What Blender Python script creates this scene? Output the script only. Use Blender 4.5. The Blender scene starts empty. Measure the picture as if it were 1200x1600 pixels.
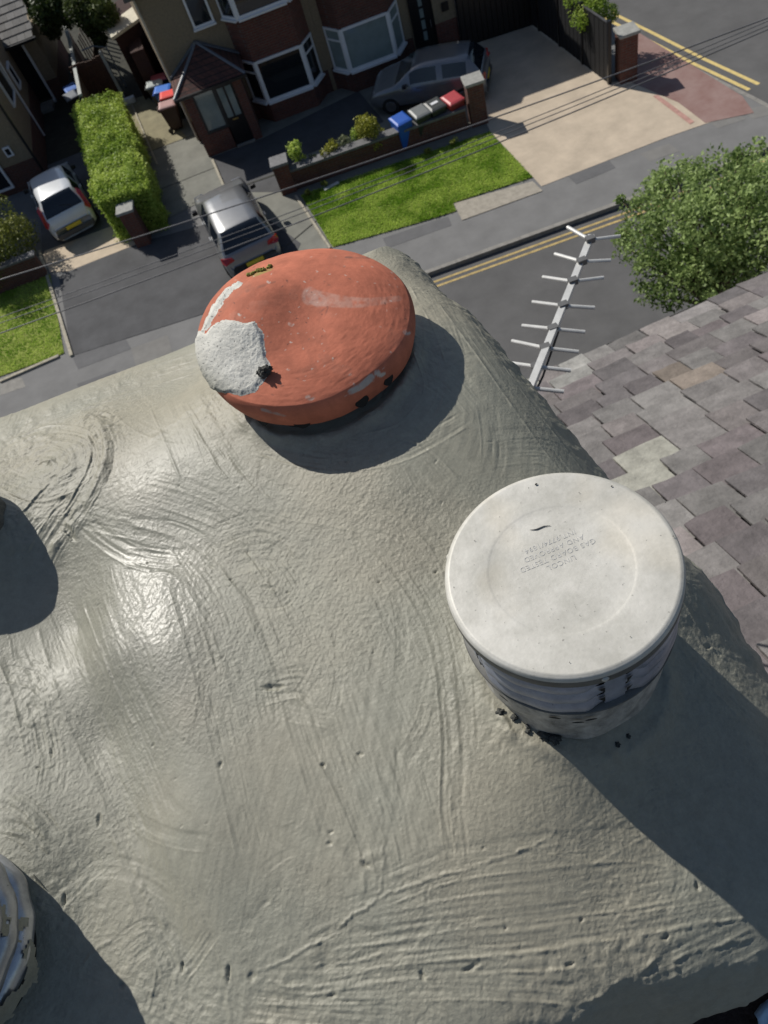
import bpy, math, random
import numpy as np
from mathutils import Vector, Matrix
random.seed(7)
R = math.radians
S = bpy.context.scene
COL = S.collection

# ------------------------------------------------------------------ camera
H = 14.0                      # camera height above the street
F = 1230.0                    # focal length in pixels of the 1200 x 1600 photograph
NAD = (955.0, 1610.0)         # where straight down falls
_n = np.array([NAD[0]-600, -(NAD[1]-800), -F]); _n /= np.linalg.norm(_n); _u = -_n
def _ray(px, py): return np.array([px-600.0, -(py-800.0), -F])
_X = np.cross(np.cross(_ray(690, 420), _ray(1000, 308)), _u); _X /= np.linalg.norm(_X)
if _X[0] < 0: _X = -_X
_Y = np.cross(_u, _X)
def wray(px, py):
    r = _ray(px, py); return np.array([r@_X, r@_Y, r@_u])
def at(px, py, z=0.0):
    r = wray(px, py); t = (z-H)/r[2]
    return Vector((r[0]*t, r[1]*t, z))
def atY(px, py, y):
    r = wray(px, py); t = y/r[1]
    return Vector((r[0]*t, y, H+r[2]*t))
def toPix(p):
    v = np.array([p[0], p[1], p[2]-H]); c = v[0]*_X+v[1]*_Y+v[2]*_u
    return 600+F*c[0]/-c[2], 800-F*c[1]/-c[2]
cam = bpy.data.cameras.new('camera'); co = bpy.data.objects.new('camera', cam); COL.objects.link(co)
co.matrix_world = Matrix(((_X[0], _X[1], _X[2], 0), (_Y[0], _Y[1], _Y[2], 0), (_u[0], _u[1], _u[2], H), (0, 0, 0, 1)))
cam.sensor_fit = 'HORIZONTAL'; cam.sensor_width = 7.3; cam.lens = 7.3*F/1200
cam.clip_start = 0.05; cam.clip_end = 600
cam.dof.use_dof = True; cam.dof.focus_distance = 0.82; cam.dof.aperture_fstop = 4.0
S.camera = co
S.render.resolution_x = 768; S.render.resolution_y = 1024

# ------------------------------------------------------------------ sky, sun, exposure
SUN_TO = Vector((-0.60, 0.86, 1.0)).normalized()
w = bpy.data.worlds.new('World'); S.world = w; w.use_nodes = True
nt = w.node_tree; bg = nt.nodes['Background']
sky = nt.nodes.new('ShaderNodeTexSky'); sky.sky_type = 'NISHITA'; sky.sun_disc = False
sky.sun_elevation = math.asin(SUN_TO.z); sky.sun_rotation = math.atan2(SUN_TO.x, SUN_TO.y)
nt.links.new(sky.outputs[0], bg.inputs[0]); bg.inputs[1].default_value = 0.074
sl = bpy.data.lights.new('sun', 'SUN'); sl.energy = 5.0; sl.angle = R(0.5); sl.color = (1, 0.955, 0.88)
so = bpy.data.objects.new('sun', sl); COL.objects.link(so)
so.rotation_euler = SUN_TO.to_track_quat('Z', 'Y').to_euler(); so.location = (0, 0, 40)
S.view_settings.view_transform = 'Standard'; S.view_settings.look = 'None'
S.view_settings.exposure = -0.22; S.view_settings.gamma = 1.0

# ------------------------------------------------------------------ materials
MATS = {}
def nodes_of(name):
    m = bpy.data.materials.new(name); m.use_nodes = True
    t = m.node_tree; b = t.nodes['Principled BSDF']; return m, t, b
def mat(name, col, rough=.7, metal=0.0, var=.25, scale=6.0, bump=.0, bscale=60.0, col2=None, spec=.5, coat=0.0, det=6, bdist=.01):
    """plain weathered surface: base colour mottled by noise, fine bump"""
    if name in MATS: return MATS[name]
    m, t, b = nodes_of(name); N = t.nodes; L = t.links
    tc = N.new('ShaderNodeTexCoord')
    nz = N.new('ShaderNodeTexNoise'); nz.inputs['Scale'].default_value = scale; nz.inputs['Detail'].default_value = det; nz.inputs['Roughness'].default_value = .65
    L.new(tc.outputs['Object'], nz.inputs['Vector'])
    cr = N.new('ShaderNodeValToRGB'); cr.color_ramp.elements[0].position = .3; cr.color_ramp.elements[1].position = .7
    c2 = col2 or tuple(min(1, c*(1+var)) for c in col); c1 = tuple(c*(1-var) for c in col)
    cr.color_ramp.elements[0].color = (*c1, 1); cr.color_ramp.elements[1].color = (*c2, 1)
    L.new(nz.outputs['Fac'], cr.inputs['Fac']); L.new(cr.outputs[0], b.inputs['Base Color'])
    b.inputs['Roughness'].default_value = rough; b.inputs['Metallic'].default_value = metal
    b.inputs['Specular IOR Level'].default_value = spec; b.inputs['Coat Weight'].default_value = coat
    b.inputs['Coat Roughness'].default_value = .06
    if bump:
        n2 = N.new('ShaderNodeTexNoise'); n2.inputs['Scale'].default_value = bscale; n2.inputs['Detail'].default_value = 5
        L.new(tc.outputs['Object'], n2.inputs['Vector'])
        bp = N.new('ShaderNodeBump'); bp.inputs['Strength'].default_value = bump; bp.inputs['Distance'].default_value = bdist
        L.new(n2.outputs['Fac'], bp.inputs['Height']); L.new(bp.outputs[0], b.inputs['Normal'])
    MATS[name] = m; return m
def brick_mat(name, c1, c2, mortar, scale=1.0, bw=.225, bh=.075):
    m, t, b = nodes_of(name); N = t.nodes; L = t.links
    tc = N.new('ShaderNodeTexCoord'); sx = N.new('ShaderNodeSeparateXYZ'); L.new(tc.outputs['Object'], sx.inputs[0])
    ad = N.new('ShaderNodeMath'); ad.operation = 'ADD'; L.new(sx.outputs['X'], ad.inputs[0]); L.new(sx.outputs['Y'], ad.inputs[1])
    cx = N.new('ShaderNodeCombineXYZ'); L.new(ad.outputs[0], cx.inputs['X']); L.new(sx.outputs['Z'], cx.inputs['Y'])
    br = N.new('ShaderNodeTexBrick'); br.inputs['Color1'].default_value = (*c1, 1); br.inputs['Color2'].default_value = (*c2, 1)
    br.inputs['Mortar'].default_value = (*mortar, 1); br.inputs['Scale'].default_value = scale
    br.inputs['Brick Width'].default_value = bw; br.inputs['Row Height'].default_value = bh; br.inputs['Mortar Size'].default_value = .008
    L.new(cx.outputs[0], br.inputs['Vector'])
    nz = N.new('ShaderNodeTexNoise'); nz.inputs['Scale'].default_value = 5; nz.inputs['Detail'].default_value = 6
    L.new(tc.outputs['Object'], nz.inputs['Vector'])
    mx = N.new('ShaderNodeMix'); mx.data_type = 'RGBA'; mx.blend_type = 'MULTIPLY'; mx.inputs['Factor'].default_value = .8
    cr = N.new('ShaderNodeValToRGB'); cr.color_ramp.elements[0].color = (.45, .45, .45, 1); cr.color_ramp.elements[1].color = (1.3, 1.25, 1.2, 1)
    L.new(nz.outputs['Fac'], cr.inputs[0]); L.new(br.outputs['Color'], mx.inputs['A']); L.new(cr.outputs[0], mx.inputs['B'])
    L.new(mx.outputs['Result'], b.inputs['Base Color']); b.inputs['Roughness'].default_value = .9
    bp = N.new('ShaderNodeBump'); bp.inputs['Strength'].default_value = .6; bp.inputs['Distance'].default_value = .01
    L.new(br.outputs['Fac'], bp.inputs['Height']); bp.invert = True; L.new(bp.outputs[0], b.inputs['Normal'])
    MATS[name] = m; return m
def attr_mat(name, rough=.7, metal=0, var=.3, scale=20, bump=.3, bscale=150, spec=.5, bdist=.01, attr='Col', rough2=None):
    """colour from a per-face / per-vertex attribute, mottled"""
    m, t, b = nodes_of(name); N = t.nodes; L = t.links
    at_ = N.new('ShaderNodeVertexColor'); at_.layer_name = attr
    tc = N.new('ShaderNodeTexCoord')
    nz = N.new('ShaderNodeTexNoise'); nz.inputs['Scale'].default_value = scale; nz.inputs['Detail'].default_value = 8; nz.inputs['Roughness'].default_value = .7
    L.new(tc.outputs['Object'], nz.inputs['Vector'])
    mr = N.new('ShaderNodeMapRange'); mr.inputs[1].default_value = .3; mr.inputs[2].default_value = .7
    mr.inputs[3].default_value = 1-var; mr.inputs[4].default_value = 1+var
    L.new(nz.outputs['Fac'], mr.inputs[0])
    mx = N.new('ShaderNodeVectorMath'); mx.operation = 'SCALE'; L.new(at_.outputs[0], mx.inputs[0]); L.new(mr.outputs[0], mx.inputs['Scale'])
    L.new(mx.outputs[0], b.inputs['Base Color'])
    b.inputs['Roughness'].default_value = rough; b.inputs['Metallic'].default_value = metal; b.inputs['Specular IOR Level'].default_value = spec
    if rough2 is not None:
        r2 = N.new('ShaderNodeMapRange'); r2.inputs[1].default_value = .35; r2.inputs[2].default_value = .65; r2.inputs[3].default_value = rough; r2.inputs[4].default_value = rough2
        n3 = N.new('ShaderNodeTexNoise'); n3.inputs['Scale'].default_value = 9; n3.inputs['Detail'].default_value = 7
        L.new(tc.outputs['Object'], n3.inputs['Vector']); L.new(n3.outputs['Fac'], r2.inputs[0]); L.new(r2.outputs[0], b.inputs['Roughness'])
    if bump:
        n2 = N.new('ShaderNodeTexNoise'); n2.inputs['Scale'].default_value = bscale; n2.inputs['Detail'].default_value = 6; n2.inputs['Roughness'].default_value = .6
        L.new(tc.outputs['Object'], n2.inputs['Vector'])
        bp = N.new('ShaderNodeBump'); bp.inputs['Strength'].default_value = bump; bp.inputs['Distance'].default_value = bdist
        L.new(n2.outputs['Fac'], bp.inputs['Height']); L.new(bp.outputs[0], b.inputs['Normal'])
    MATS[name] = m; return m
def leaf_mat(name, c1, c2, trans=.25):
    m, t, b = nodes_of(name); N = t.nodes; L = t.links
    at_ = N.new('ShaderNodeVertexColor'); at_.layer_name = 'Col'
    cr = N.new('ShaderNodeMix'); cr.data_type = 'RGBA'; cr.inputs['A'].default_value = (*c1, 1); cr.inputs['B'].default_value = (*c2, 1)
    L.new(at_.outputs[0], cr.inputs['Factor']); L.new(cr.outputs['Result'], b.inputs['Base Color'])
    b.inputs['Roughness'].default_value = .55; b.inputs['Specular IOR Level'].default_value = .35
    tr = N.new('ShaderNodeBsdfTranslucent'); L.new(cr.outputs['Result'], tr.inputs[0])
    ms = N.new('ShaderNodeMixShader'); ms.inputs[0].default_value = trans
    out = N['Material Output'] if 'Material Output' in N else None
    L.new(b.outputs[0], ms.inputs[1]); L.new(tr.outputs[0], ms.inputs[2]); L.new(ms.outputs[0], out.inputs[0])
    MATS[name] = m; return m

# ------------------------------------------------------------------ objects
def tag(o, label=None, cat=None, group=None, kind=None):
    if label: o['label'] = label
    if cat: o['category'] = cat
    if group: o['group'] = group
    if kind: o['kind'] = kind
    return o
def thing(name, label, cat, loc=(0, 0, 0), rz=0.0, group=None):
    o = bpy.data.objects.new(name, None); COL.objects.link(o); o.location = loc; o.rotation_euler = (0, 0, rz)
    o.empty_display_size = .1
    return tag(o, label, cat, group)
def base_matrix(o):
    if o is None: return Matrix()
    return base_matrix(o.parent) @ Matrix.LocRotScale(o.location, o.rotation_euler, o.scale)
def mesh_obj(name, me, m, parent=None, smooth=False):
    o = bpy.data.objects.new(name, me); COL.objects.link(o)
    if m:
        for q in (m if isinstance(m, (list, tuple)) else [m]): me.materials.append(q)
    if smooth: me.polygons.foreach_set('use_smooth', [True]*len(me.polygons))
    if parent: o.parent = parent
    return o
class MB:
    def __init__(s): s.v = []; s.f = []; s.c = []
    def add(s, vs, fs, c=None):
        k = len(s.v); s.v += [tuple(p) for p in vs]
        for f in fs: s.f.append(tuple(i+k for i in f)); s.c.append(c)
        return s
    def box(s, a, b, c=None):
        x0, y0, z0 = a; x1, y1, z1 = b
        return s.add([(x0, y0, z0), (x1, y0, z0), (x1, y1, z0), (x0, y1, z0), (x0, y0, z1), (x1, y0, z1), (x1, y1, z1), (x0, y1, z1)],
                     [(3, 2, 1, 0), (4, 5, 6, 7), (0, 1, 5, 4), (1, 2, 6, 5), (2, 3, 7, 6), (3, 0, 4, 7)], c)
    def prism(s, poly, z0, z1, c=None, taper=None):
        n = len(poly); a = sum(poly[i][0]*poly[(i+1) % n][1]-poly[(i+1) % n][0]*poly[i][1] for i in range(n))
        if a < 0: poly = poly[::-1]
        cx = sum(p[0] for p in poly)/n; cy = sum(p[1] for p in poly)/n; k = taper or 1
        vs = [(p[0], p[1], z0) for p in poly]+[(cx+(p[0]-cx)*k, cy+(p[1]-cy)*k, z1) for p in poly]
        return s.add(vs, [tuple(range(n-1, -1, -1)), tuple(range(n, 2*n))]+[(i, (i+1) % n, n+(i+1) % n, n+i) for i in range(n)], c)
    def beam(s, p, q, w_, h_, up=(0, 0, 1), c=None):
        p = Vector(p); q = Vector(q); d = (q-p).normalized(); up = Vector(up)
        sd = d.cross(up); sd = sd.normalized() if sd.length > 1e-5 else Vector((1, 0, 0)); uu = sd.cross(d)
        vs = []
        for e in (p, q):
            for a, b in ((-1, -1), (1, -1), (1, 1), (-1, 1)): vs.append(e+sd*(a*w_/2)+uu*(b*h_/2))
        return s.add(vs, [(3, 2, 1, 0), (4, 5, 6, 7), (0, 1, 5, 4), (1, 2, 6, 5), (2, 3, 7, 6), (3, 0, 4, 7)], c)
    def tube(s, pts, r, n=8, c=None, cap=True):
        pts = [Vector(p) for p in pts]; rs = r if isinstance(r, (list, tuple)) else [r]*len(pts)
        vs = []; k = len(pts)
        prev = None
        for i, p in enumerate(pts):
            d = (pts[min(i+1, k-1)]-pts[max(i-1, 0)]).normalized()
            if prev is None:
                a = d.cross(Vector((0, 0, 1)));  a = a if a.length > .05 else d.cross(Vector((1, 0, 0)))
            else: a = prev-d*prev.dot(d)
            a.normalize(); prev = a; b = d.cross(a)
            for j in range(n):
                t = 2*math.pi*j/n; vs.append(p+(a*math.cos(t)+b*math.sin(t))*rs[i])
        fs = [(i*n+j, i*n+(j+1) % n, (i+1)*n+(j+1) % n, (i+1)*n+j) for i in range(k-1) for j in range(n)]
        if cap: fs += [tuple(range(n-1, -1, -1)), tuple(range((k-1)*n, k*n))]
        return s.add(vs, fs, c)
    def lathe(s, prof, n=64, ctr=(0, 0), c=None, a0=0, a1=2*math.pi):
        full = abs(a1-a0-2*math.pi) < 1e-6; m_ = n if full else n+1; vs = []
        for r_, z in prof:
            for j in range(m_):
                t = a0+(a1-a0)*j/n; vs.append((ctr[0]+r_*math.cos(t), ctr[1]+r_*math.sin(t), z))
        fs = [(i*m_+j, i*m_+(j+1) % m_, (i+1)*m_+(j+1) % m_, (i+1)*m_+j) for i in range(len(prof)-1) for j in range(n)]
        return s.add(vs, fs, c)
    def mesh(s, name):
        me = bpy.data.meshes.new(name); me.from_pydata(s.v, [], s.f)
        if any(c is not None for c in s.c):
            a = me.color_attributes.new('Col', 'FLOAT_COLOR', 'CORNER'); arr = []
            for p, c in zip(me.polygons, s.c): arr += list((*(c or (.5, .5, .5)), 1))*p.loop_total
            a.data.foreach_set('color', arr)
        me.update(); return me
    def build(s, name, m, parent=None, local=False, smooth=False, bevel=0):
        if parent is not None and not local:
            inv = base_matrix(parent).inverted(); s.v = [tuple(inv @ Vector(p)) for p in s.v]
        o = mesh_obj(name, s.mesh(name), m, parent, smooth)
        if bevel:
            b = o.modifiers.new('bevel', 'BEVEL'); b.width = bevel; b.segments = 2; b.limit_method = 'ANGLE'
        if smooth and bevel: pass
        return o
def np_mesh(name, V, Fq, cols=None):
    me = bpy.data.meshes.new(name); V = np.asarray(V, np.float32); Fq = np.asarray(Fq, np.int32)
    me.vertices.add(len(V)); me.vertices.foreach_set('co', V.ravel())
    k = Fq.shape[1]; me.loops.add(Fq.size); me.loops.foreach_set('vertex_index', Fq.ravel())
    me.polygons.add(len(Fq)); me.polygons.foreach_set('loop_start', np.arange(0, Fq.size, k, dtype=np.int32))
    me.update(calc_edges=True)
    if cols is not None:
        a = me.color_attributes.new('Col', 'FLOAT_COLOR', 'POINT'); c4 = np.ones((len(V), 4), np.float32); c4[:, :cols.shape[1]] = cols
        a.data.foreach_set('color', c4.ravel())
    me.validate(); return me
def gridfaces(nr, nc, wrap=False):
    i, j = np.meshgrid(np.arange(nr-1), np.arange(nc if wrap else nc-1), indexing='ij'); j2 = (j+1) % nc
    return np.stack([i*nc+j, i*nc+j2, (i+1)*nc+j2, (i+1)*nc+j], -1).reshape(-1, 4)

# numpy noise
def vnoise(x, y, seed):
    rng = np.random.RandomState(seed); T = rng.rand(256, 256).astype(np.float32)
    xi = np.floor(x).astype(int); yi = np.floor(y).astype(int); fx = x-xi; fy = y-yi
    fx = fx*fx*(3-2*fx); fy = fy*fy*(3-2*fy); a = xi & 255; b = yi & 255; a1 = (a+1) & 255; b1 = (b+1) & 255
    return (T[a, b]*(1-fx)+T[a1, b]*fx)*(1-fy)+(T[a, b1]*(1-fx)+T[a1, b1]*fx)*fy-.5
def fbm(x, y, seed, octv=5, g=.5):
    s = 0; a = 1
    for k in range(octv): s = s+a*vnoise(x*2**k+17.3*k, y*2**k+5.1*k, seed+k); a *= g
    return s
def ss(a, b, x): t = np.clip((x-a)/(b-a), 0, 1); return t*t*(3-2*t)

# ================================================================== GROUND, ROADS, PAVING
M_ROAD = mat('road_asphalt', (.104, .103, .103), .92, var=.16, scale=1.2, bump=.35, bscale=90, det=10)
M_PAVE = mat('pavement_asphalt', (.175, .174, .172), .92, var=.13, scale=1.5, bump=.3, bscale=80, det=10)
M_PAVE2 = mat('patched_asphalt', (.125, .125, .128), .92, var=.12, scale=3, bump=.3, bscale=80)
M_PAVE3 = mat('pale_patch', (.19, .185, .175), .92, var=.12, scale=3, bump=.3, bscale=80)
M_DRIVE = mat('dark_tarmac', (.072, .073, .077), .9, var=.28, scale=1.1, bump=.3, bscale=80, det=10)
M_CONC = mat('drive_concrete', (.19, .19, .165), .9, var=.2, scale=1.6, bump=.25, bscale=60, det=10)
M_CREAM = mat('cream_concrete', (.52, .43, .32), .9, var=.14, scale=2.5, bump=.2, bscale=50, det=9)
M_BEIGE = mat('beige_gravel_concrete', (.49, .41, .315), .95, var=.16, scale=1.5, bump=.5, bscale=70, det=12)
M_PATH = mat('mossy_slab_path', (.24, .215, .135), .95, var=.25, scale=2.2, bump=.3, bscale=40, det=9)
M_RED = mat('red_surfacing', (.27, .15, .13), .95, var=.2, scale=1.6, bump=.3, bscale=80, col2=(.30, .21, .19), det=9)
M_KERB = mat('kerb_stone', (.24, .23, .21), .9, var=.25, scale=4, bump=.3, bscale=60)
M_YEL = mat('yellow_line_paint', (.43, .32, .13), .85, var=.3, scale=7, bump=.2, bscale=60, det=9)
M_SOIL = mat('soil', (.06, .045, .03), .95, var=.4, scale=9, bump=.8, bscale=30, bdist=.03)
def sheet(name, poly, z, m, px=True, sub=None, group=None):
    pts = [at(x, y, z) if px else Vector((x, y, z)) for x, y in poly]
    a = sum(pts[i].x*pts[(i+1) % len(pts)].y-pts[(i+1) % len(pts)].x*pts[i].y for i in range(len(pts)))
    if a < 0: pts = pts[::-1]
    o = MB().add(pts, [tuple(range(len(pts)))]).build(name, m); o['kind'] = 'structure'; return o
ZR = -.12
sheet('ground', [(-70, -70), (70, -70), (70, 110), (-70, 110)], ZR-.02, M_ROAD, False)
g_road = at(700, 440, ZR)
sheet('road', [(-40, 8.5), (40, 8.5), (40, 30), (-40, 30)], ZR, M_ROAD, False)
# pavement slab with kerb: near side straight, turning into the side road at the right
KERB = [(-30, 17.0), (10.6, 17.0), (11.3, 17.08), (11.9, 17.35), (12.25, 17.8), (12.38, 18.4), (12.2, 19.2), (11.82, 20.6), (10.62, 25.3), (9.85, 28.6), (8.2, 37.0)]
pv = MB().prism([(x, y) for x, y in KERB]+[(8, 60), (-30, 60)], ZR-.01, 0.0); pv.build('pavement', M_PAVE)['kind'] = 'structure'
kb = MB()
for (x0, y0), (x1, y1) in zip(KERB[:-1], KERB[1:]):
    d = Vector((x1-x0, y1-y0, 0)); L_ = d.length; d.normalize(); nn = Vector((-d.y, d.x, 0)); s = 0
    while s < L_-.02:
        e = min(s+.91, L_); a_ = Vector((x0, y0, 0))+d*(s+.006); b_ = Vector((x0, y0, 0))+d*(e-.006)
        kb.prism([(a_-nn*.004)[:2], (b_-nn*.004)[:2], (b_+nn*.125)[:2], (a_+nn*.125)[:2]], ZR+.001, .006+.002*random.random(), None); s = e
kb.build('kerb', M_KERB)['kind'] = 'structure'
# tarmac repairs in the pavement
for i, (pl, m_) in enumerate([([(112,556),(195,527),(205,545),(122,577)], M_PAVE2), ([(205,545),(262,523),(272,560),(216,585)], M_PAVE3), ([(880,268),(945,243),(962,262),(900,288)], M_PAVE2), ([(1000,240),(1045,224),(1062,236),(1016,252)], M_PAVE3),
                              ([(120,600),(180,578),(195,610),(135,634)], M_PAVE2), ([(0,596),(34,590),(40,604),(0,618)], M_KERB), ([(598,372),(700,338),(706,352),(605,388)], M_PAVE2), ([(1106,190),(1150,175),(1166,186),(1122,200)], M_PAVE3), ([(1160,172),(1195,165),(1210,178),(1176,186)], M_PAVE3)]):
    sheet('pavement_patch', pl, .004, m_)
# plots
sheet('front_yard', [(345,292),(322,240),(270,195),(560,100),(700,70),(770,200),(470,306),(512,388),(356,480)], .004, M_CONC)
sheet('tarmac_forecourt', [(330,246),(410,216),(560,142),(600,190),(470,246),(440,300),(352,300)], .008, M_DRIVE)
sheet('tarmac_driveway', [(92,432),(225,377),(340,345),(362,300),(470,380),(440,440),(356,478),(112,556)], .012, M_DRIVE)
sheet('shared_concrete_drive', [(40,180),(110,140),(225,350),(215,385),(104,430),(66,398),(62,330)], .008, mat('left_drive_concrete', (.115, .118, .125), .9, var=.2, scale=1.2, bump=.2, bscale=60, det=9))
sheet('cream_apron', [(70,392),(210,340),(222,378),(106,424),(78,425),(66,398)], .016, M_CREAM)
sheet('concrete_drive', [(222,238),(305,208),(332,252),(352,300),(300,322),(255,345),(214,300)], .012, M_CONC)
sheet('slab_path', [(196,160),(228,148),(292,214),(262,226),(225,240)], .016, M_PATH)
sheet('beige_driveway', [(690,85),(843,36),(952,128),(1010,128),(1112,190),(1040,215),(846,291),(766,205),(720,110)], .008, M_BEIGE)
rd = sheet('red_pavement', [(960,62),(1000,52),(1160,150),(1178,176),(1102,192),(1060,160),(985,128)], .012, M_RED)
sheet('pink_edging', [(1020,150),(1028,148),(1085,190),(1078,194)], .016, mat('pink_edging', (.42, .24, .20), .9))
sheet('verge_slab', [(708,318),(832,283),(848,298),(722,344)], .016, mat('verge_concrete', (.33, .30, .25), .9, var=.2, scale=6, bump=.3, bscale=50))
sheet('verge_slab', [(0,1),(1,0),(1,1)], -.05, M_KERB) if False else None
st = MB()
for a_, b_, wd in (((62,392),(112,556),.10),((462,306),(516,388),.07),((0,596),(92,556),.10),((332,250),(350,292),.08),((205,160),(246,258),.05)):
    st.beam(at(*a_, .03), at(*b_, .03), wd, .06)
st.build('edging_stones', mat('edging_stones', (.36, .33, .26), .9, var=.35, scale=12))['kind'] = 'structure'
jt = MB()
for a_, b_ in (((225,240),(305,210)),((300,318),(440,270)),((350,300),(470,258)),((240,300),(335,262)),((440,390),(500,340))):
    jt.beam(at(*a_, .014), at(*b_, .014), .03, .012)
jt.build('drive_joints', mat('joint_dark', (.07, .07, .06), .95))['kind'] = 'structure'
# yellow lines
def line_strip(name, pts, wd, z, m, off=0):
    vs = []
    for i, p in enumerate(pts):
        d = (pts[min(i+1, len(pts)-1)]-pts[max(i-1, 0)]).normalized(); nn = Vector((-d.y, d.x, 0)); vs += [Vector((p.x, p.y, z))+nn*(off-wd/2), Vector((p.x, p.y, z))+nn*(off+wd/2)]
    return MB().add(vs, [(2*i, 2*i+2, 2*i+3, 2*i+1)[::-1] for i in range(len(pts)-1)])
yl = [Vector((x, 16.72, 0)) for x in np.linspace(-25, 10.4, 30)]+[Vector((x, y, 0)) for x, y in ((11.1, 16.78), (11.6, 16.95))]
for off in (0, -.20):
    o = line_strip('l', yl, .075, ZR+.004, M_YEL, off).build('yellow_line', M_YEL); o['kind'] = 'structure'
yf = [at(950, 24, ZR), at(1010, 54, ZR), at(1090, 95, ZR), at(1178, 136, ZR)]
M_YEL2 = mat('fresh_yellow_line', (.62, .48, .19), .85, var=.15, scale=7)
for off in (-.17, .17):
    line_strip('l', yf, .12, ZR+.004, M_YEL2, off).build('yellow_line', M_YEL2)['kind'] = 'structure'

gr = thing('drain_grate', 'dark iron drain grate in the gutter beside the yellow lines', 'drain', tuple(at(1150, 258, ZR)))
mk = MB(); c = at(1150, 262, ZR+.004); mk.box((c.x-.25, c.y-.2, ZR+.001), (c.x+.25, c.y+.2, ZR+.006)); mk.build('frame', mat('drain_iron', (.03, .03, .035), .6), gr)
for k in range(6): MB().box((c.x-.22+k*.08, c.y-.17, ZR+.006), (c.x-.18+k*.08, c.y+.17, ZR+.018)).build('bar', MATS['drain_iron'], gr)
# lawns: soil sheet with blades standing on it
def scatter_poly(poly, n, rng):
    P_ = np.array([(p.x, p.y) for p in poly]); lo = P_.min(0); hi = P_.max(0); out = []
    while sum(len(o) for o in out) < n:
        q = rng.uniform(lo, hi, (n*2, 2)); m_ = in_poly0(q[:, 0], q[:, 1], [tuple(p) for p in P_]); out.append(q[m_])
    return np.concatenate(out)[:n]
def in_poly0(px, py, poly):
    ins = np.zeros(px.shape, bool); n = len(poly)
    for i in range(n):
        x0, y0 = poly[i]; x1, y1 = poly[(i+1) % n]; c = ((y0 > py) != (y1 > py)) & (px < (x1-x0)*(py-y0)/(y1-y0+1e-9)+x0); ins ^= c
    return ins
def lawn(name, pxs, n, seed, m_):
    poly = [at(x, y, .02) for x, y in pxs]; sheet(name, pxs, .020, mat('turf_base', (.22, .26, .05), .95, var=.3, scale=5, bump=.6, bscale=40, bdist=.02))
    rng = np.random.RandomState(seed); q = scatter_poly(poly, n, rng); a = rng.uniform(0, 6.28, n); h_ = rng.uniform(.02, .055, n); wd = rng.uniform(.008, .02, n); lx_ = rng.normal(0, .02, n); ly_ = rng.normal(0, .02, n)
    dx = np.cos(a)*wd; dy = np.sin(a)*wd; z0 = np.full(n, .019)
    V = np.stack([np.stack([q[:, 0]-dx, q[:, 1]-dy, z0], 1), np.stack([q[:, 0]+dx, q[:, 1]+dy, z0], 1), np.stack([q[:, 0]+dx*.4+lx_, q[:, 1]+dy*.4+ly_, z0+h_], 1), np.stack([q[:, 0]-dx*.4+lx_, q[:, 1]-dy*.4+ly_, z0+h_], 1)], 1).reshape(-1, 3)
    c = np.clip(.50+1.7*fbm(q[:, 0]*1.6, q[:, 1]*1.6, seed, 4)+rng.normal(0, .18, n)+.12*np.sin(q[:, 1]*9+q[:, 0]*1.2), 0, 1); c = np.repeat(c, 4)
    me = np_mesh(name+'_blades', V, np.arange(4*n).reshape(-1, 4), np.stack([c, c, c], 1)); o = mesh_obj('grass', me, m_); return tag(o, kind='stuff')
M_GRASS = leaf_mat('grass_blade', (.20, .36, .03), (.50, .63, .14), .45)
tag(lawn('lawn', [(470,305),(765,206),(832,277),(708,317),(712,330),(640,352),(520,386)], 45000, 3, M_GRASS), 'bright green mown grass in the large front lawn between the two driveways', 'grass', kind='stuff')
tag(lawn('lawn', [(-90,490),(78,428),(100,552),(0,588),(-90,620)], 14000, 4, M_GRASS), 'green grass of the small left lawn, half in shade', 'grass', kind='stuff')

# ================================================================== HOUSES ACROSS THE ROAD
M_DASH = mat('pebbledash', (.25, .20, .135), .95, var=.18, scale=14, bump=.9, bscale=55, bdist=.02)
M_BRICK = brick_mat('red_brick', (.165, .052, .035), (.12, .045, .035), (.13, .11, .095))
M_BRICK2 = brick_mat('dark_red_brick', (.13, .045, .032), (.09, .038, .03), (.11, .095, .085))
M_WHITE = mat('white_upvc', (.72, .73, .75), .35, var=.05, scale=3)
M_GLASS = mat('window_glass', (.012, .016, .02), .04, var=.1, spec=.8)
M_CURT = mat('net_curtain_glass', (.21, .26, .26), .12, var=.12, scale=3, spec=.8)
M_BLACK = mat('black_paint', (.010, .010, .012), .35, var=.2)
M_ROOFT = mat('grey_roof_tiles', (.10, .095, .09), .9, var=.3, scale=12, bump=.5, bscale=20, bdist=.03)
M_ROOFR = brick_mat('red_clay_tiles', (.125, .05, .038), (.075, .036, .032), (.02, .015, .015), 1.0, .17, .10)
M_LEAD = mat('lead_flashing', (.13, .145, .17), .5, var=.2, scale=6)
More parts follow.
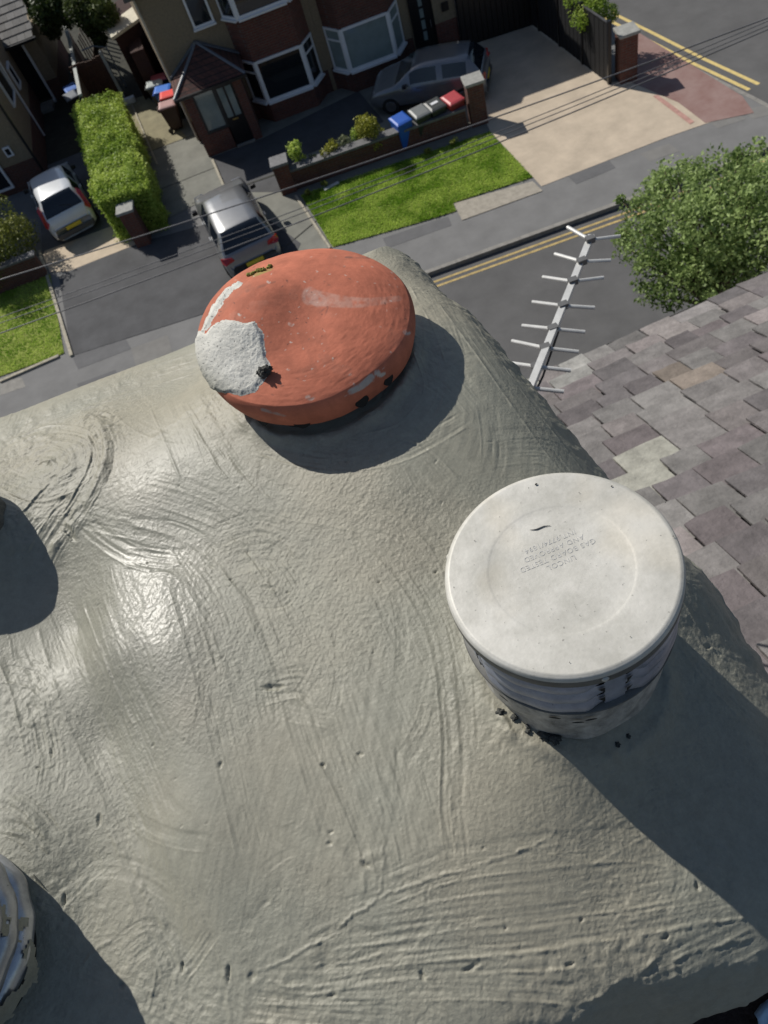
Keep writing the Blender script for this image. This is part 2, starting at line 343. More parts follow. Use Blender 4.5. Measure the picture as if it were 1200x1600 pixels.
def window(parent, p0, p1, z0, z1, mull=(), transom=None, fw=.075, glass=None, name='window'):
    """one opening: white frame bars with a pane set in them"""
    a = Vector((p0[0], p0[1], 0)); b = Vector((p1[0], p1[1], 0)); d = (b-a); L_ = d.length; d.normalize(); nn = Vector((d.y, -d.x, 0))
    Z = Vector((0, 0, 1)); f = MB()
    def bar(s0, s1, za, zb, dep=.07): 
        q = [a+d*s0, a+d*s1]; vs = [q[0]+Z*za-nn*.02, q[1]+Z*za-nn*.02, q[1]+Z*za+nn*dep, q[0]+Z*za+nn*dep]; vs += [v+Z*(zb-za) for v in vs]
        f.add(vs, [(3, 2, 1, 0), (4, 5, 6, 7), (0, 1, 5, 4), (1, 2, 6, 5), (2, 3, 7, 6), (3, 0, 4, 7)])
    bar(0, fw, z0+fw, z1-fw, .06); bar(L_-fw, L_, z0+fw, z1-fw, .06); bar(0, L_, z0, z0+fw, .065); bar(0, L_, z1-fw, z1, .065)
    for m_ in mull: bar(L_*m_-fw/2, L_*m_+fw/2, z0+fw, z1-fw, .058)
    if transom: zt = z0+(z1-z0)*transom; bar(fw, L_-fw, zt-.03, zt+.03, .055)
    o = f.build(name, M_WHITE, parent)
    q = MB(); e = [a+d*fw*.5+nn*.03, a+d*(L_-fw*.5)+nn*.03]; q.add([e[0]+Z*(z0+.03), e[1]+Z*(z0+.03), e[1]+Z*(z1-.03), e[0]+Z*(z1-.03)], [(0, 1, 2, 3)])
    pn = q.build('pane', glass or M_GLASS, None); pn.data.transform(base_matrix(o).inverted()); pn.parent = o
    return o
def sill(parent, p0, p1, z, dep=.12, m=None):
    a = Vector((*p0, z)); b = Vector((*p1, z)); d = (b-a).normalized(); nn = Vector((d.y, -d.x, 0)); MB().beam(a+nn*dep*.5, b+nn*dep*.5, dep+.04, .06).build('sill', m or M_WHITE, parent)
def bay(parent, xl, xr, yf, yw, zs, zt, zs2, zt2, glass, brickm):
    """splayed two-storey bay: corners xl-side .. xr-side on the wall, front face between"""
    sp = .42; poly = [(xl, yw+.05), (xl, yw), (xl+sp, yf), (xr-sp, yf), (xr, yw), (xr, yw+.05)]
    def ins(k): cx = (xl+xr)/2; return [(cx+(x-cx)*(1-k*.06), y+k*.05 if y < yw else y+k*.0) for x, y in poly]
    MB().prism(ins(0), 0.01, zs).build('bay_base', brickm, parent)
    MB().prism(ins(1.2), zs, zt).build('bay_core', M_DARKIN0, parent)
    MB().prism(ins(-.3), zt, zs2).build('bay_apron', brickm, parent)
    MB().prism(ins(1.2), zs2, zt2).build('bay_core', M_DARKIN0, parent)
    for a_, b_, c_ in ((zs, zt, glass), (zs2, zt2, M_GLASS)):
        window(parent, poly[1], poly[2], a_+.03, b_, (), .72, .07, c_); window(parent, poly[2], poly[3], a_+.03, b_, (), None, .08, c_); window(parent, poly[3], poly[4], a_+.03, b_, (), .72, .07, c_)
        for i in (1, 2, 3): sill(parent, poly[i], poly[i+1], a_+.0)
        for i in (2, 3): MB().tube([(poly[i][0], poly[i][1], a_), (poly[i][0], poly[i][1], b_)], .075, 8).build('mullion_post', M_WHITE, parent)
    MB().prism(ins(-1.5), zt2, zt2+.15).build('bay_fascia', M_WHITE, parent)
M_DARKIN0 = mat('dark_room', (.012, .012, .014), .9)
YW = 27.75
# ---- left half of the pair: bay, tiled porch
h1 = thing('semi_detached_house', 'pebbledashed house with small red-tiled porch and white bay window, beside the side path', 'house', (-1, YW, 0), 0, 'semi-detached houses across the road')
SX0, SX1 = -3.52, 1.50
skew = -.155
body = [(SX0, YW), (SX1, YW), (SX1-.9, YW+7.5), (SX0+skew*7.5, YW+7.5)]
MB().prism(body, 0.0, 4.85).build('wall', M_DASH, h1)
MB().prism([(SX0-.012, YW-.015), (SX1, YW-.015), (SX1, YW+.2), (SX0-.012, YW+.2)], 0.004, .75).build('brick_plinth', M_BRICK2, h1)
bay(h1, -1.17, 1.26, 27.17, YW-.02, .70, 2.08, 3.38, 4.55, M_GLASS, M_BRICK)
window(h1, (-2.17, YW-.03), (-1.47, YW-.03), 3.38, 4.35, (), None, .07); sill(h1, (-2.2, YW-.02), (-1.44, YW-.02), 3.36)
def hip_roof(parent, poly, z0, z1, oh, m, name='roof', ridge=None):
    cx = sum(p[0] for p in poly)/4; cy = sum(p[1] for p in poly)/4
    e = [(cx+(x-cx)*(1+oh/abs(x-cx+1e-6)*1), cy+(y-cy)*(1+oh/abs(y-cy+1e-6))) for x, y in poly]
    r0, r1 = ridge; vs = [(*p, z0) for p in e]+[(*r0, z1), (*r1, z1)]+[(*p, z0-.12) for p in e]
    MB().add(vs, [(0, 1, 5, 4), (1, 2, 5), (2, 3, 4, 5), (3, 0, 4), (6, 7, 1, 0), (7, 8, 2, 1), (8, 9, 3, 2), (9, 6, 0, 3), (9, 8, 7, 6)]).build(name, m, parent)
hip_roof(h1, body, 4.9, 7.2, .28, M_ROOFT, 'roof', ((-1.9, 31.4), (1.1, 31.4)))
MB().tube([(SX0-.02, YW-.06, .1), (SX0-.02, YW-.06, 4.7)], .035, 8).build('drainpipe', mat('cream_downpipe', (.50, .44, .36), .5), h1)
# porch
PY0 = 26.52
pl = [(-3.30, PY0), (-1.33, PY0), (-1.33, YW-.02), (-3.30, YW-.02)]
for a_, b_ in (((-3.30, PY0), (-3.00, PY0+.12)), ((-1.62, PY0), (-1.33, PY0+.12))): MB().box((a_[0], a_[1], 0.016), (b_[0], b_[1], 2.2)).build('porch_pier', M_BRICK, h1)
MB().box((-3.0, PY0+.01, 0.016), (-2.28, PY0+.12, .72)).build('porch_wall', M_BRICK, h1)
for xx in (-3.30, -1.45): MB().box((xx, PY0+.12, .016), (xx+.12, YW-.02, 2.2)).build('porch_side_wall', M_BRICK, h1)
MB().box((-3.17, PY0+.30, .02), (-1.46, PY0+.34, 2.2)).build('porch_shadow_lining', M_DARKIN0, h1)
M_ANTH = mat('anthracite_frame', (.02, .024, .028), .4)
fr = MB(); 
for x0, x1, z0, z1 in ((-3.0, -2.94, .72, 2.2), (-2.32, -2.24, .72, 2.2), (-2.94, -2.32, .72, .80), (-3.0, -1.62, 2.12, 2.2)): fr.box((x0, PY0+.03, z0), (x1, PY0+.10, z1))
pf = fr.build('porch_window', M_ANTH, h1)
q = MB().add([(-2.94, PY0+.07, .8), (-2.32, PY0+.07, .8), (-2.32, PY0+.07, 2.12), (-2.94, PY0+.07, 2.12)], [(0, 1, 2, 3)]).build('pane', M_CURT, None); q.data.transform(base_matrix(pf).inverted()); q.parent = pf
dr = MB().box((-2.24, PY0+.04, .05), (-1.63, PY0+.10, 2.12)).build('door', M_BLACK, h1)
for x0 in (-2.17, -1.90):
    q = MB().box((x0, PY0+.025, 1.0), (x0+.20, PY0+.045, 1.98)).build('door_pane', M_CURT, None); q.data.transform(base_matrix(dr).inverted()); q.parent = dr
q = MB().box((-2.05, PY0+.015, .88), (-1.85, PY0+.045, .93)).build('letterbox', mat('brass', (.5, .38, .15), .3, .9), None); q.data.transform(base_matrix(dr).inverted()); q.parent = dr
MB().box((-2.24, PY0-.10, .018), (-1.60, PY0-.003, .075)).build('doorstep', M_KERB, h1)
ap = (-2.30, YW-.03, 3.02); ez = 2.24
ev = [(-3.52, PY0-.22, ez), (-1.10, PY0-.22, ez), (-1.10, YW-.03, ez), (-3.52, YW-.03, ez)]
pr = MB().add([*ev, ap, *[(x, y, z-.09) for x, y, z in ev]], [(0, 1, 4), (1, 2, 4), (3, 0, 4), (5, 6, 1, 0), (6, 7, 2, 1), (8, 5, 0, 3), (8, 7, 6, 5)]).build('porch_roof', M_ROOFR, h1)
fl = MB()
for a_ in (ev[3], ev[2]): fl.beam(Vector(a_)+Vector((0, -.05, .05)), Vector(ap)+Vector((0, -.05, .04)), .14, .05)
fl.tube([ev[0], ap], .05, 6); fl.tube([ev[1], ap], .05, 6)
q = fl.build('lead_flashing', M_LEAD, None); q.data.transform(base_matrix(pr).inverted()); q.parent = pr
MB().beam((-3.54, PY0-.26, ez-.03), (-1.08, PY0-.26, ez-.03), .10, .08).build('porch_gutter', M_BLACK, h1)
# ---- right half: bay with net curtains, black door, garage opening
h2 = thing('semi_detached_house', 'pebbledashed house with pale curtained bay window, black front door and dark garage opening', 'house', (4, YW, 0), 0, 'semi-detached houses across the road')
body2 = [(SX1+.004, YW-.003), (6.1, YW-.003), (5.2, YW+7.5), (SX1-.89, YW+7.5)]
MB().prism(body2, 0.0, 4.85).build('wall', M_DASH, h2)
MB().prism([(1.73-.1, YW-.018), (4.55, YW-.018), (4.55, YW+.2), (1.63, YW+.2)], .004, .75).build('brick_plinth', M_BRICK2, h2)
MB().prism([(5.36, YW-.20), (6.1, YW-.20), (6.1, YW+.2), (5.36, YW+.2)], .02, .95).build('brick_plinth', M_BRICK, h2)
MB().prism([(5.36, YW-.18), (6.1, YW-.18), (6.1, YW+.2), (5.36, YW+.2)], .95, 4.8).build('wall', M_DASH, h2)
bay(h2, 1.77, 4.22, 27.12, YW-.02, .70, 2.10, 3.38, 4.55, M_CURT, M_BRICK2)
dr = MB().box((4.60, YW-.08, .02), (5.36, YW-.02, 2.1)).build('door', M_BLACK, h2)
for k in range(4):
    q = MB().box((4.92, YW-.095, .55+k*.36), (5.05, YW-.078, .83+k*.36)).build('door_pane', M_CURT, None); q.data.transform(base_matrix(dr).inverted()); q.parent = dr
q = MB().tube([(5.22, YW-.13, .9), (5.22, YW-.13, 1.15)], .014, 8).build('handle', mat('chrome', (.6, .6, .6), .2, .9), None); q.data.transform(base_matrix(dr).inverted()); q.parent = dr
MB().box((4.6, YW-.32, .012), (5.36, YW-.085, .10)).build('doorstep', M_KERB, h2)
p = atY(694, 10, YW-.2); MB().box((p.x-.1, YW-.23, p.z-.14), (p.x+.14, YW-.205, p.z+.14)).build('wall_plaque', M_BLACK, h2)
hip_roof(h2, body2, 4.9, 7.2, .28, M_ROOFT, 'roof', ((1.1, 31.4), (3.6, 31.4)))
gz = 3.4
MB().add([(6.1, 27.45, .01), (8.66, 27.2, .01), (8.66, 27.2, gz), (6.1, 27.45, gz)], [(0, 1, 2, 3)]).build('garage_back_wall', M_DARKIN0, h2)
gd = MB()
for k in range(14): x0 = 6.14+k*.18; y0 = 27.45-.0977*(x0-6.1)-.03; gd.box((x0, y0-.035, .02), (x0+.165, y0, gz-.1))
gd.build('garage_door', M_BLACK, h2)
MB().prism([(6.05, 27.5), (8.7, 27.25), (8.0, 33), (5.3, 33)], gz-.05, gz+.15).build('garage_roof', M_ROOFT, h2)
MB().prism([(8.62, 27.22), (8.72, 27.22), (8.1, 33), (8.0, 33)], 0, gz).build('garage_side_wall', M_BRICK2, h2)
# ---- house at the left edge
h3 = thing('detached_house', 'brown pebbledashed house at the left edge with brick plinth and dark garage opening', 'house', (-10, 29, 0))
b3 = [(-17.5, 28.96), (-9.33, 28.96), (-9.72, 34.95), (-17.5, 34.95)]
MB().prism(b3, 0, 4.9).build('wall', M_DASH, h3); MB().prism([(-17.52, 28.94), (-9.31, 28.94), (-9.70, 34.95), (-17.5, 34.95)], .004, .95).build('brick_plinth', M_BRICK2, h3)
hip_roof(h3, b3, 4.95, 7.4, .25, M_ROOFT, 'roof', ((-15, 32), (-12, 32)))
window(h3, (-10.08, 28.93), (-9.82, 28.93), 1.28, 1.62, (), None, .05, M_GLASS)
window(h3, (-12.2, 28.92), (-10.50, 28.92), .25, 1.9, (.5,), None, .08, M_GLASS, 'french_window')
window(h3, (-9.42, 30.6), (-9.50, 31.9), 2.0, 3.1, (), None, .07, M_GLASS); window(h3, (-9.56, 32.9), (-9.60, 33.6), 1.6, 2.4, (), None, .06, M_GLASS)
MB().tube([(-9.27, 28.90, .1), (-9.27, 28.90, 4.6)], .045, 8).build('drainpipe', M_BLACK, h3)
MB().tube([(-9.50, 32.2, .1), (-9.50, 32.2, 2.2), (-9.46, 32.3, 3.6)], .045, 8).build('waste_pipe', M_WHITE, h3)
GY = 34.9
MB().box((-9.05, GY, 0), (-8.55, GY+4, 2.45)).build('garage_side_wall', M_DASH, h3)
MB().box((-9.05, GY-.015, .004), (-8.54, GY+3.9, .80)).build('brick_plinth', M_BRICK2, h3)
MB().box((-11.5, GY+.5, 0.02), (-9.05, GY+.6, 2.45)).build('garage_back_wall', M_DARKIN0, h3)
gf = MB(); gf.box((-9.14, GY-.05, .05), (-9.05, GY+.02, 2.4)); gf.box((-10.0, GY-.05, .05), (-9.93, GY+.02, 2.3)); gf.box((-10.0, GY-.05, 2.3), (-9.14, GY+.02, 2.4)); gf.box((-10.0, GY-.1, .02), (-9.05, GY-.003, .12)); gf.build('garage_door_frame', M_WHITE, h3)
MB().box((-10.0, GY-.75, .012), (-9.15, GY-.12, .16)).build('step', M_KERB, h3)
rf = MB(); rnd = random.Random(5)
for r_ in range(9):
    for c_ in range(10):
        x0 = -11.6+c_*.31+(r_ % 2)*.155; y0 = GY-.25+r_*.30; z0 = 2.46+r_*.16; g_ = .16*rnd.uniform(.8, 1.2)
        rf.add([(x0, y0, z0+.03), (min(x0+.30, -8.45), y0, z0+.03), (min(x0+.30, -8.45), y0+.36, z0+.19), (x0, y0+.36, z0+.19), (x0, y0, z0), (min(x0+.30, -8.45), y0, z0)], [(0, 1, 2, 3), (4, 5, 1, 0)], (g_*1.02, g_, g_*.98))
rf.build('garage_roof', attr_mat('slate_tiles', .8, 0, .2, 12, .3, 60, bdist=.01), h3)
MB().beam((-11.6, GY-.30, 2.42), (-8.43, GY-.30, 2.42), .11, .09).build('gutter', M_BLACK, h3)

# ================================================================== GARDEN WALLS, FENCES, OUTBUILDING
M_CAP = mat('stone_cap', (.30, .30, .28), .85, var=.25, scale=8, bump=.3, bscale=60)
def pier(name, label, px_, py_, w_, h_, bm, group=None, capm=None, oh=.05, rz=-.06):
    p = at(px_, py_, 0); t = thing(name, label, 'brick pier', (p.x, p.y, 0), rz, group)
    MB().box((-w_/2, -w_/2, 0.01), (w_/2, w_/2, h_)).build('shaft', bm, t, local=True)
    MB().box((-w_/2-oh, -w_/2-oh, h_), (w_/2+oh, w_/2+oh, h_+.09)).build('cap', capm or M_CAP, t, local=True, bevel=.012); return t
pier('brick_pier', 'brick pier with pale stone cap at the foot of the clipped hedge', 226, 378, .46, 1.22, M_BRICK, 'brick piers by the driveways')
pier('brick_pier', 'brick pier with flat grey cap at the left end of the garden wall', 452, 296, .48, .95, M_BRICK, 'brick piers by the driveways', mat('dark_cap', (.17, .17, .175), .8), .04)
pier('brick_pier', 'brown brick pier with pale square cap beside the red bin and the lawn corner', 748, 190, .50, 1.28, M_BRICK2, 'brick piers by the driveways')
pier('brick_pier', 'red brick gate pier with pale cap at the end of the black fence', 978, 122, .50, 1.35, M_BRICK, 'brick piers by the driveways')
gw = thing('garden_wall', 'low dark brick garden wall with grey coping along the top of the lawn', 'garden wall', tuple(at(600, 250, 0)))
wa = at(452, 298, 0); wb = at(740, 196, 0)
MB().beam((wa.x+.22, wa.y, .33), (wb.x-.2, wb.y, .33), .22, .62).build('brickwork', M_BRICK2, gw); MB().beam((wa.x+.22, wa.y, .68), (wb.x-.2, wb.y, .68), .34, .07).build('coping', mat('wall_coping', (.13, .13, .135), .8, var=.3, scale=5), gw)
MB().beam((wa.x+.3, wa.y+.55, .12), (wb.x-2.2, wb.y+.62, .12), .9, .2).build('soil_bed', M_SOIL)['kind'] = 'structure'
lw = thing('garden_wall', 'low red brick garden wall above the small left lawn under the bush', 'garden wall', (-10, 23.1, 0))
MB().beam((-16, 23.15, .40), (-9.25, 23.3, .40), .24, .78).build('brickwork', M_BRICK2, lw); MB().beam((-16, 23.15, .82), (-9.2, 23.3, .82), .30, .06).build('coping', MATS['wall_coping'], lw)
# black boarded fence with three panels
fp = [at(843, 48, 0), at(875, 72, 0), at(911, 100, 0), at(952, 131, 0)]
bf = thing('boarded_fence', 'tall black boarded fence running back from the gate pier', 'fence', tuple(fp[2])); rnd = random.Random(8)
fp = [fp[0]+(fp[0]-fp[3])*.9]+fp
for i in range(4):
    a_, b_ = fp[i], fp[i+1]; pnl = MB(); d = b_-a_; L_ = d.length; d.normalize(); n = max(6, int(L_/.12)); nn = Vector((d.y, -d.x, 0))
    for k in range(n):
        s0 = L_*k/n; s1 = L_*(k+.93)/n; zt = 1.74+.012*rnd.random()-.05*(i == 1); pnl.beam(a_+d*s0+Vector((0, 0, .04)), a_+d*s0+Vector((0, 0, zt)), .02, .001) if False else pnl.add([*(a_+d*s+nn*o_+Vector((0, 0, z)) for z in (.04, zt) for s, o_ in ((s0, 0), (s1, 0), (s1, .022+.008*(k % 2)), (s0, .022+.008*(k % 2))))], [(3, 2, 1, 0), (4, 5, 6, 7), (0, 1, 5, 4), (1, 2, 6, 5), (2, 3, 7, 6), (3, 0, 4, 7)])
    pnl.build('panel', mat('black_fence_boards', (.009, .009, .010), .75, var=.3, scale=20), bf)
    MB().beam(a_+nn*.01+Vector((0, 0, 1.77)), b_+nn*.01+Vector((0, 0, 1.77)), .07, .03).build('top_rail', mat('fence_cap_rail', (.05, .05, .055), .6), bf)
for p in fp[1:]: MB().box((p.x-.05, p.y-.05, 0), (p.x+.05, p.y+.05, 1.84)).build('post', M_BLACK, bf)
# garden boundary fence behind the hedge: concrete posts, boards
ga = [at(126, 150, 1.6), at(116, 100, 1.65), at(108, 62, 1.7), at(94, 25, 1.8)]
gfn = thing('garden_fence', 'weathered board fence with pale concrete top running into the back garden behind the hedge', 'fence', (ga[0].x, ga[0].y, 0))
M_BOARD = mat('weathered_boards', (.16, .115, .085), .9, var=.35, scale=9, bump=.4, bscale=30)
for a_, b_ in zip(ga[:-1], ga[1:]):
    MB().beam((a_.x, a_.y, .8), (b_.x, b_.y, .8), .05, 1.5).build('panel', M_BOARD, gfn); MB().beam((a_.x, a_.y, 1.62), (b_.x, b_.y, 1.66), .13, .09).build('top_rail', mat('pale_post', (.40, .42, .40), .8, var=.2), gfn)
g2 = thing('board_fence', 'leaning reddish brown board fence between the back gardens', 'fence', (*at(140, 120, 0)[:2], 0))
rnd = random.Random(12)
for k in range(16):
    a_ = at(135+k*1.4, 150-k*6.0, 0); MB().beam(a_+Vector((.35, .15, .0)), a_+Vector((.30+rnd.uniform(-.04, .04), .2, 1.35+rnd.uniform(0, .15))), .11, .025, (1, 0, 0)).build('board', M_BOARD if k % 2 else mat('red_boards', (.15, .075, .055), .9, var=.3), g2)
sg = thing('side_gate', 'brown wooden side gate at the end of the slab path', 'gate', (*at(192, 150, 0)[:2], 0))
M_GATE = mat('brown_gate_wood', (.075, .032, .018), .7, var=.35, scale=8); c = at(196, 158, 0)
for k in range(9): MB().box((c.x-1.35+k*.155, c.y+.1, .03), (c.x-1.35+k*.155+.145, c.y+.13, 1.75+.03*math.sin(k))).build('board', M_GATE, sg)
for z in (.3, 1.5): MB().box((c.x-1.35, c.y+.05, z), (c.x+.03, c.y+.097, z+.1)).build('rail', M_GATE, sg)
MB().box((c.x-.05, c.y-.0, .0), (c.x+.06, c.y+.10, 1.9)).build('post', MATS['pale_post'], sg)
sh = thing('outhouse', 'dark red brick outhouse with flat cream roof beside the house', 'outhouse', (-5, 34, 0))
r0, r1, r2, r3 = at(166, 41, 2.4), at(212, 8, 2.4), at(222, 26, 2.4), at(174, 60, 2.4)
sp_ = [r3, r2, r2+Vector((.3, 2.2, 0)), r3+Vector((-.3, 2.2, 0))]
MB().prism([(p.x, p.y+.08) for p in (r3+Vector((.1, 0, 0)), r2, r2+Vector((.0, 3.0, 0)), r3+Vector((-.2, 3.0, 0)))], .0, 2.3).build('wall', mat('dark_outhouse_wall', (.035, .014, .012), .9, var=.3, scale=8), sh)
MB().prism([(p.x, p.y) for p in (r3, r2, r1, r0)], 2.32, 2.42).build('flat_roof', mat('cream_roof', (.62, .58, .47), .8, var=.12, scale=3), sh)
MB().prism([(-4.95, 31.6), (-4.45, 31.6), (-4.6, 33.6), (-5.1, 33.6)], 0.02, 1.9).build('lean_to', mat('dark_lean_to', (.04, .018, .014), .9, var=.3), sh)
cl = thing('clothes_post', 'thin grey curved clothes line post in the back garden', 'clothes post', (*at(150, 130, 0)[:2], 0))
a_, b_, c_ = at(128, 79, 1.6), at(145, 72, 1.65), at(166, 74, 1.55); MB().tube([a_, b_, c_, (c_.x, c_.y, 0)], .03, 8).build('pole', mat('grey_pole', (.33, .36, .38), .5), cl)

# ================================================================== PLANTS
def leafcloud(name, pts, nrm, size, m_, seed, parent=None, shade=None, asp=.55):
    """many leaf-sized faces"""
    rng = np.random.RandomState(seed); n = len(pts); d = rng.normal(0, 1, (n, 3))+nrm*.8; d /= np.linalg.norm(d, axis=1, keepdims=True)
    r_ = rng.normal(0, 1, (n, 3)); a = np.cross(d, r_); a /= np.linalg.norm(a, axis=1, keepdims=True); b = np.cross(d, a); s = size*rng.uniform(.6, 1.35, (n, 1))
    V = np.stack([pts-a*s, pts-b*s*asp+a*s*.1, pts+a*s, pts+b*s*asp+a*s*.1], 1).reshape(-1, 3)
    c = rng.uniform(0, 1, n) if shade is None else np.clip(shade+rng.normal(0, .22, n), 0, 1); c = np.repeat(c, 4)
    me = np_mesh(name, V, np.arange(4*n).reshape(-1, 4), np.stack([c, c, c], 1))
    if parent: me.transform(base_matrix(parent).inverted())
    return mesh_obj(name, me, m_, parent)
def clumps(cs, n, seed, shell=.55, sq=(1, 1, 1)):
    rng = np.random.RandomState(seed); cs = np.array(cs, float); k = rng.choice(len(cs), n, p=cs[:, 3]**2/(cs[:, 3]**2).sum()); d = rng.normal(0, 1, (n, 3)); d /= np.linalg.norm(d, axis=1, keepdims=True)
    r_ = cs[k, 3]*(shell+(1-shell)*rng.uniform(0, 1, n)**.6); r_ *= 1+.3*fbm(d[:, 0]*2.5+k*3, d[:, 1]*2.5+d[:, 2]*2, seed+5, 3); return cs[k, :3]+d*np.array(sq)*r_[:, None], d, k
M_HEDGE = leaf_mat('hedge_leaf', (.20, .32, .03), (.55, .66, .16), .42); M_BUSHY = leaf_mat('golden_leaf', (.16, .17, .02), (.42, .42, .06), .25); M_DARKL = leaf_mat('dark_leaf', (.018, .035, .008), (.06, .09, .02), .2)
M_BUSHG = leaf_mat('bush_leaf', (.10, .13, .02), (.34, .36, .07), .3)
hd = thing('hedge', 'long clipped bright green hedge between the two driveways', 'hedge', (-5.8, 26, 0))
hl = np.array([(-7.45, 30.3), (-6.66, 23.55)]); hr = np.array([(-5.75, 30.0), (-5.02, 23.35)]); rng = np.random.RandomState(9); n = 42000
f_ = rng.randint(0, 100, n); t_ = rng.uniform(0, 1, n); s_ = rng.uniform(0, 1, n); ht = 1.55
f_ = np.where(f_ < 42, 0, np.where(f_ < 62, 1, np.where(f_ < 85, 2, 3)))
A = hl[0]+(hl[1]-hl[0])*t_[:, None]; B = hr[0]+(hr[1]-hr[0])*t_[:, None]; P3 = np.zeros((n, 3)); Nn = np.zeros((n, 3))
m_ = f_ == 0; P3[m_, :2] = (A+(B-A)*s_[:, None])[m_]; P3[m_, 2] = ht; Nn[m_, 2] = 1
m_ = f_ == 1; P3[m_, :2] = A[m_]; P3[m_, 2] = (s_*ht)[m_]; Nn[m_, 0] = -1
m_ = f_ == 2; P3[m_, :2] = B[m_]; P3[m_, 2] = (s_*ht)[m_]; Nn[m_, 0] = 1
m_ = f_ == 3; P3[m_, :2] = (hl[1]+(hr[1]-hl[1])*s_[:, None])[m_]; P3[m_, 2] = (t_*ht)[m_]; Nn[m_, 1] = -1
bmp = .16*fbm(P3[:, 0]*2.2, P3[:, 1]*2.2+P3[:, 2]*2, 77, 3)+.05*rng.normal(0, 1, n); P3 += Nn*bmp[:, None]
rnd_edge = np.minimum(s_, 1-s_)*1.6; m_ = f_ == 0; P3[m_, 2] -= (.22*np.clip(1-rnd_edge/.22, 0, 1)**2)[m_]
leafcloud('foliage', P3, Nn, .040, M_HEDGE, 10, hd, np.clip(.55+.9*fbm(P3[:, 0]*1.5, P3[:, 1]*1.5, 78, 3), 0, 1))
cA, cB = hl, hr; MB().prism([(hl[0][0]+.12, hl[0][1]-.1), (hl[1][0]+.12, hl[1][1]+.14), (hr[1][0]-.12, hr[1][1]+.14), (hr[0][0]-.12, hr[0][1]-.1)], 0, ht-.16).build('inner_growth', mat('hedge_core', (.03, .06, .010), .95), hd)
def shrub(name, label, px_, py_, z, r_, m_, n, size, seed, sq=(1, 1, 1.1), group=None, k=9, cat='shrub', stem=True):
    c = at(px_, py_, z); t = thing(name, label, cat, (c.x, c.y, 0), 0, group); rr = random.Random(seed)
    cs = [(c.x+rr.uniform(-.55, .55)*r_*sq[0], c.y+rr.uniform(-.55, .55)*r_*sq[1], max(.15, c.z+rr.uniform(-.5, .5)*r_*sq[2]), r_*rr.uniform(.35, .62)) for _ in range(k)]
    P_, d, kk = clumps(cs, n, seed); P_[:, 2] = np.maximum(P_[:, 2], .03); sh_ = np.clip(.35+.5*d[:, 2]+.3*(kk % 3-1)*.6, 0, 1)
    leafcloud('foliage', P_, d, size, m_, seed, t, sh_)
    st = MB(); 
    for q in cs[:5]: st.tube([(c.x, c.y, 0), ((c.x+q[0])/2+.02, (c.y+q[1])/2, q[2]*.5), (q[0], q[1], q[2])], [.02*r_+.008, .012*r_+.006, .004], 6)
    st.build('stems', mat('bark', (.07, .05, .035), .9, var=.3, scale=20), t, smooth=True); return t
shrub('golden_shrub', 'rounded bright yellow-green shrub beside the blue bin', 580, 203, .85, .56, M_BUSHY, 3200, .035, 21, (1, 1, 1.2))
shrub('low_shrub', 'small green leafy shrub behind the left end pier of the garden wall', 461, 240, .85, .32, M_HEDGE, 700, .04, 22, (.8, .8, 1.4))
shrub('low_shrub', 'low yellow-variegated plant in the middle of the garden wall bed', 515, 236, .70, .33, M_BUSHY, 800, .035, 23)
shrub('low_shrub', 'grey-green low plant right of the variegated one on the wall bed', 540, 226, .66, .31, leaf_mat('sage_leaf', (.10, .13, .06), (.28, .30, .18), .2), 700, .035, 24)
shrub('low_shrub', 'tiny dark plant between the end pier shrub and the variegated plant', 491, 250, .62, .2, M_DARKL, 300, .03, 25)
shrub('low_shrub', 'small plant left of the golden shrub with reddish stems', 562, 210, .68, .28, M_HEDGE, 500, .035, 26)
for x, y, s in ((507, 288, 27), (483, 300, 28), (668, 236, 29), (708, 222, 30)):
    shrub('weed', {27: 'pale weed growing at the foot of the garden wall near its left end', 28: 'leftmost small weed at the foot of the garden wall', 29: 'small weed below the black bin on the lawn side of the wall', 30: 'small weed below the red bin on the lawn side of the wall'}[s], x, y, .12, .14, M_BUSHG, 160, .03, s, (1, 1, .8), 'weeds along the wall', 4, 'weed')
shrub('bush', 'large rounded yellow-green bush at the left edge above the brick wall', -8, 375, 1.2, 1.15, M_BUSHG, 9000, .042, 31, (1, 1.5, 1.1), None, 16, 'bush')
shrub('conifer_hedge', 'dark green hedge top behind the black fence', 925, 2, 1.6, .75, M_HEDGE, 6000, .04, 32, (1, 1.3, 1.2), None, 12, 'hedge')
def tree(name, label, cs, trunk, m_, n, size, seed, group=None, sq=(1, 1, 1)):
    b = Vector(trunk); t = thing(name, label, 'tree', (b.x, b.y, ZR if b.y < 17 else 0), 0, group); P_, d, kk = clumps(cs, n, seed, .35, sq)
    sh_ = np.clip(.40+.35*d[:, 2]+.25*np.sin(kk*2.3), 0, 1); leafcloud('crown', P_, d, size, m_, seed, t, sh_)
    st = MB(); ctr = Vector(np.array(cs)[:, :3].mean(0)); st.tube([b, b.lerp(ctr, .4)+Vector((.08, .03, 0)), ctr], [.14, .10, .05], 10)
    for q in cs[:60]: q = Vector(q[:3]); s = b.lerp(ctr, .55); st.tube([s, s.lerp(q, .5)+Vector((.05, -.04, .06)), q], [.05, .03, .008], 6)
    st.build('trunk', MATS['bark'], t, smooth=True); return t
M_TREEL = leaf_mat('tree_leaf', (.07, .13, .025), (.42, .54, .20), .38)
cs = []; rr = random.Random(40)
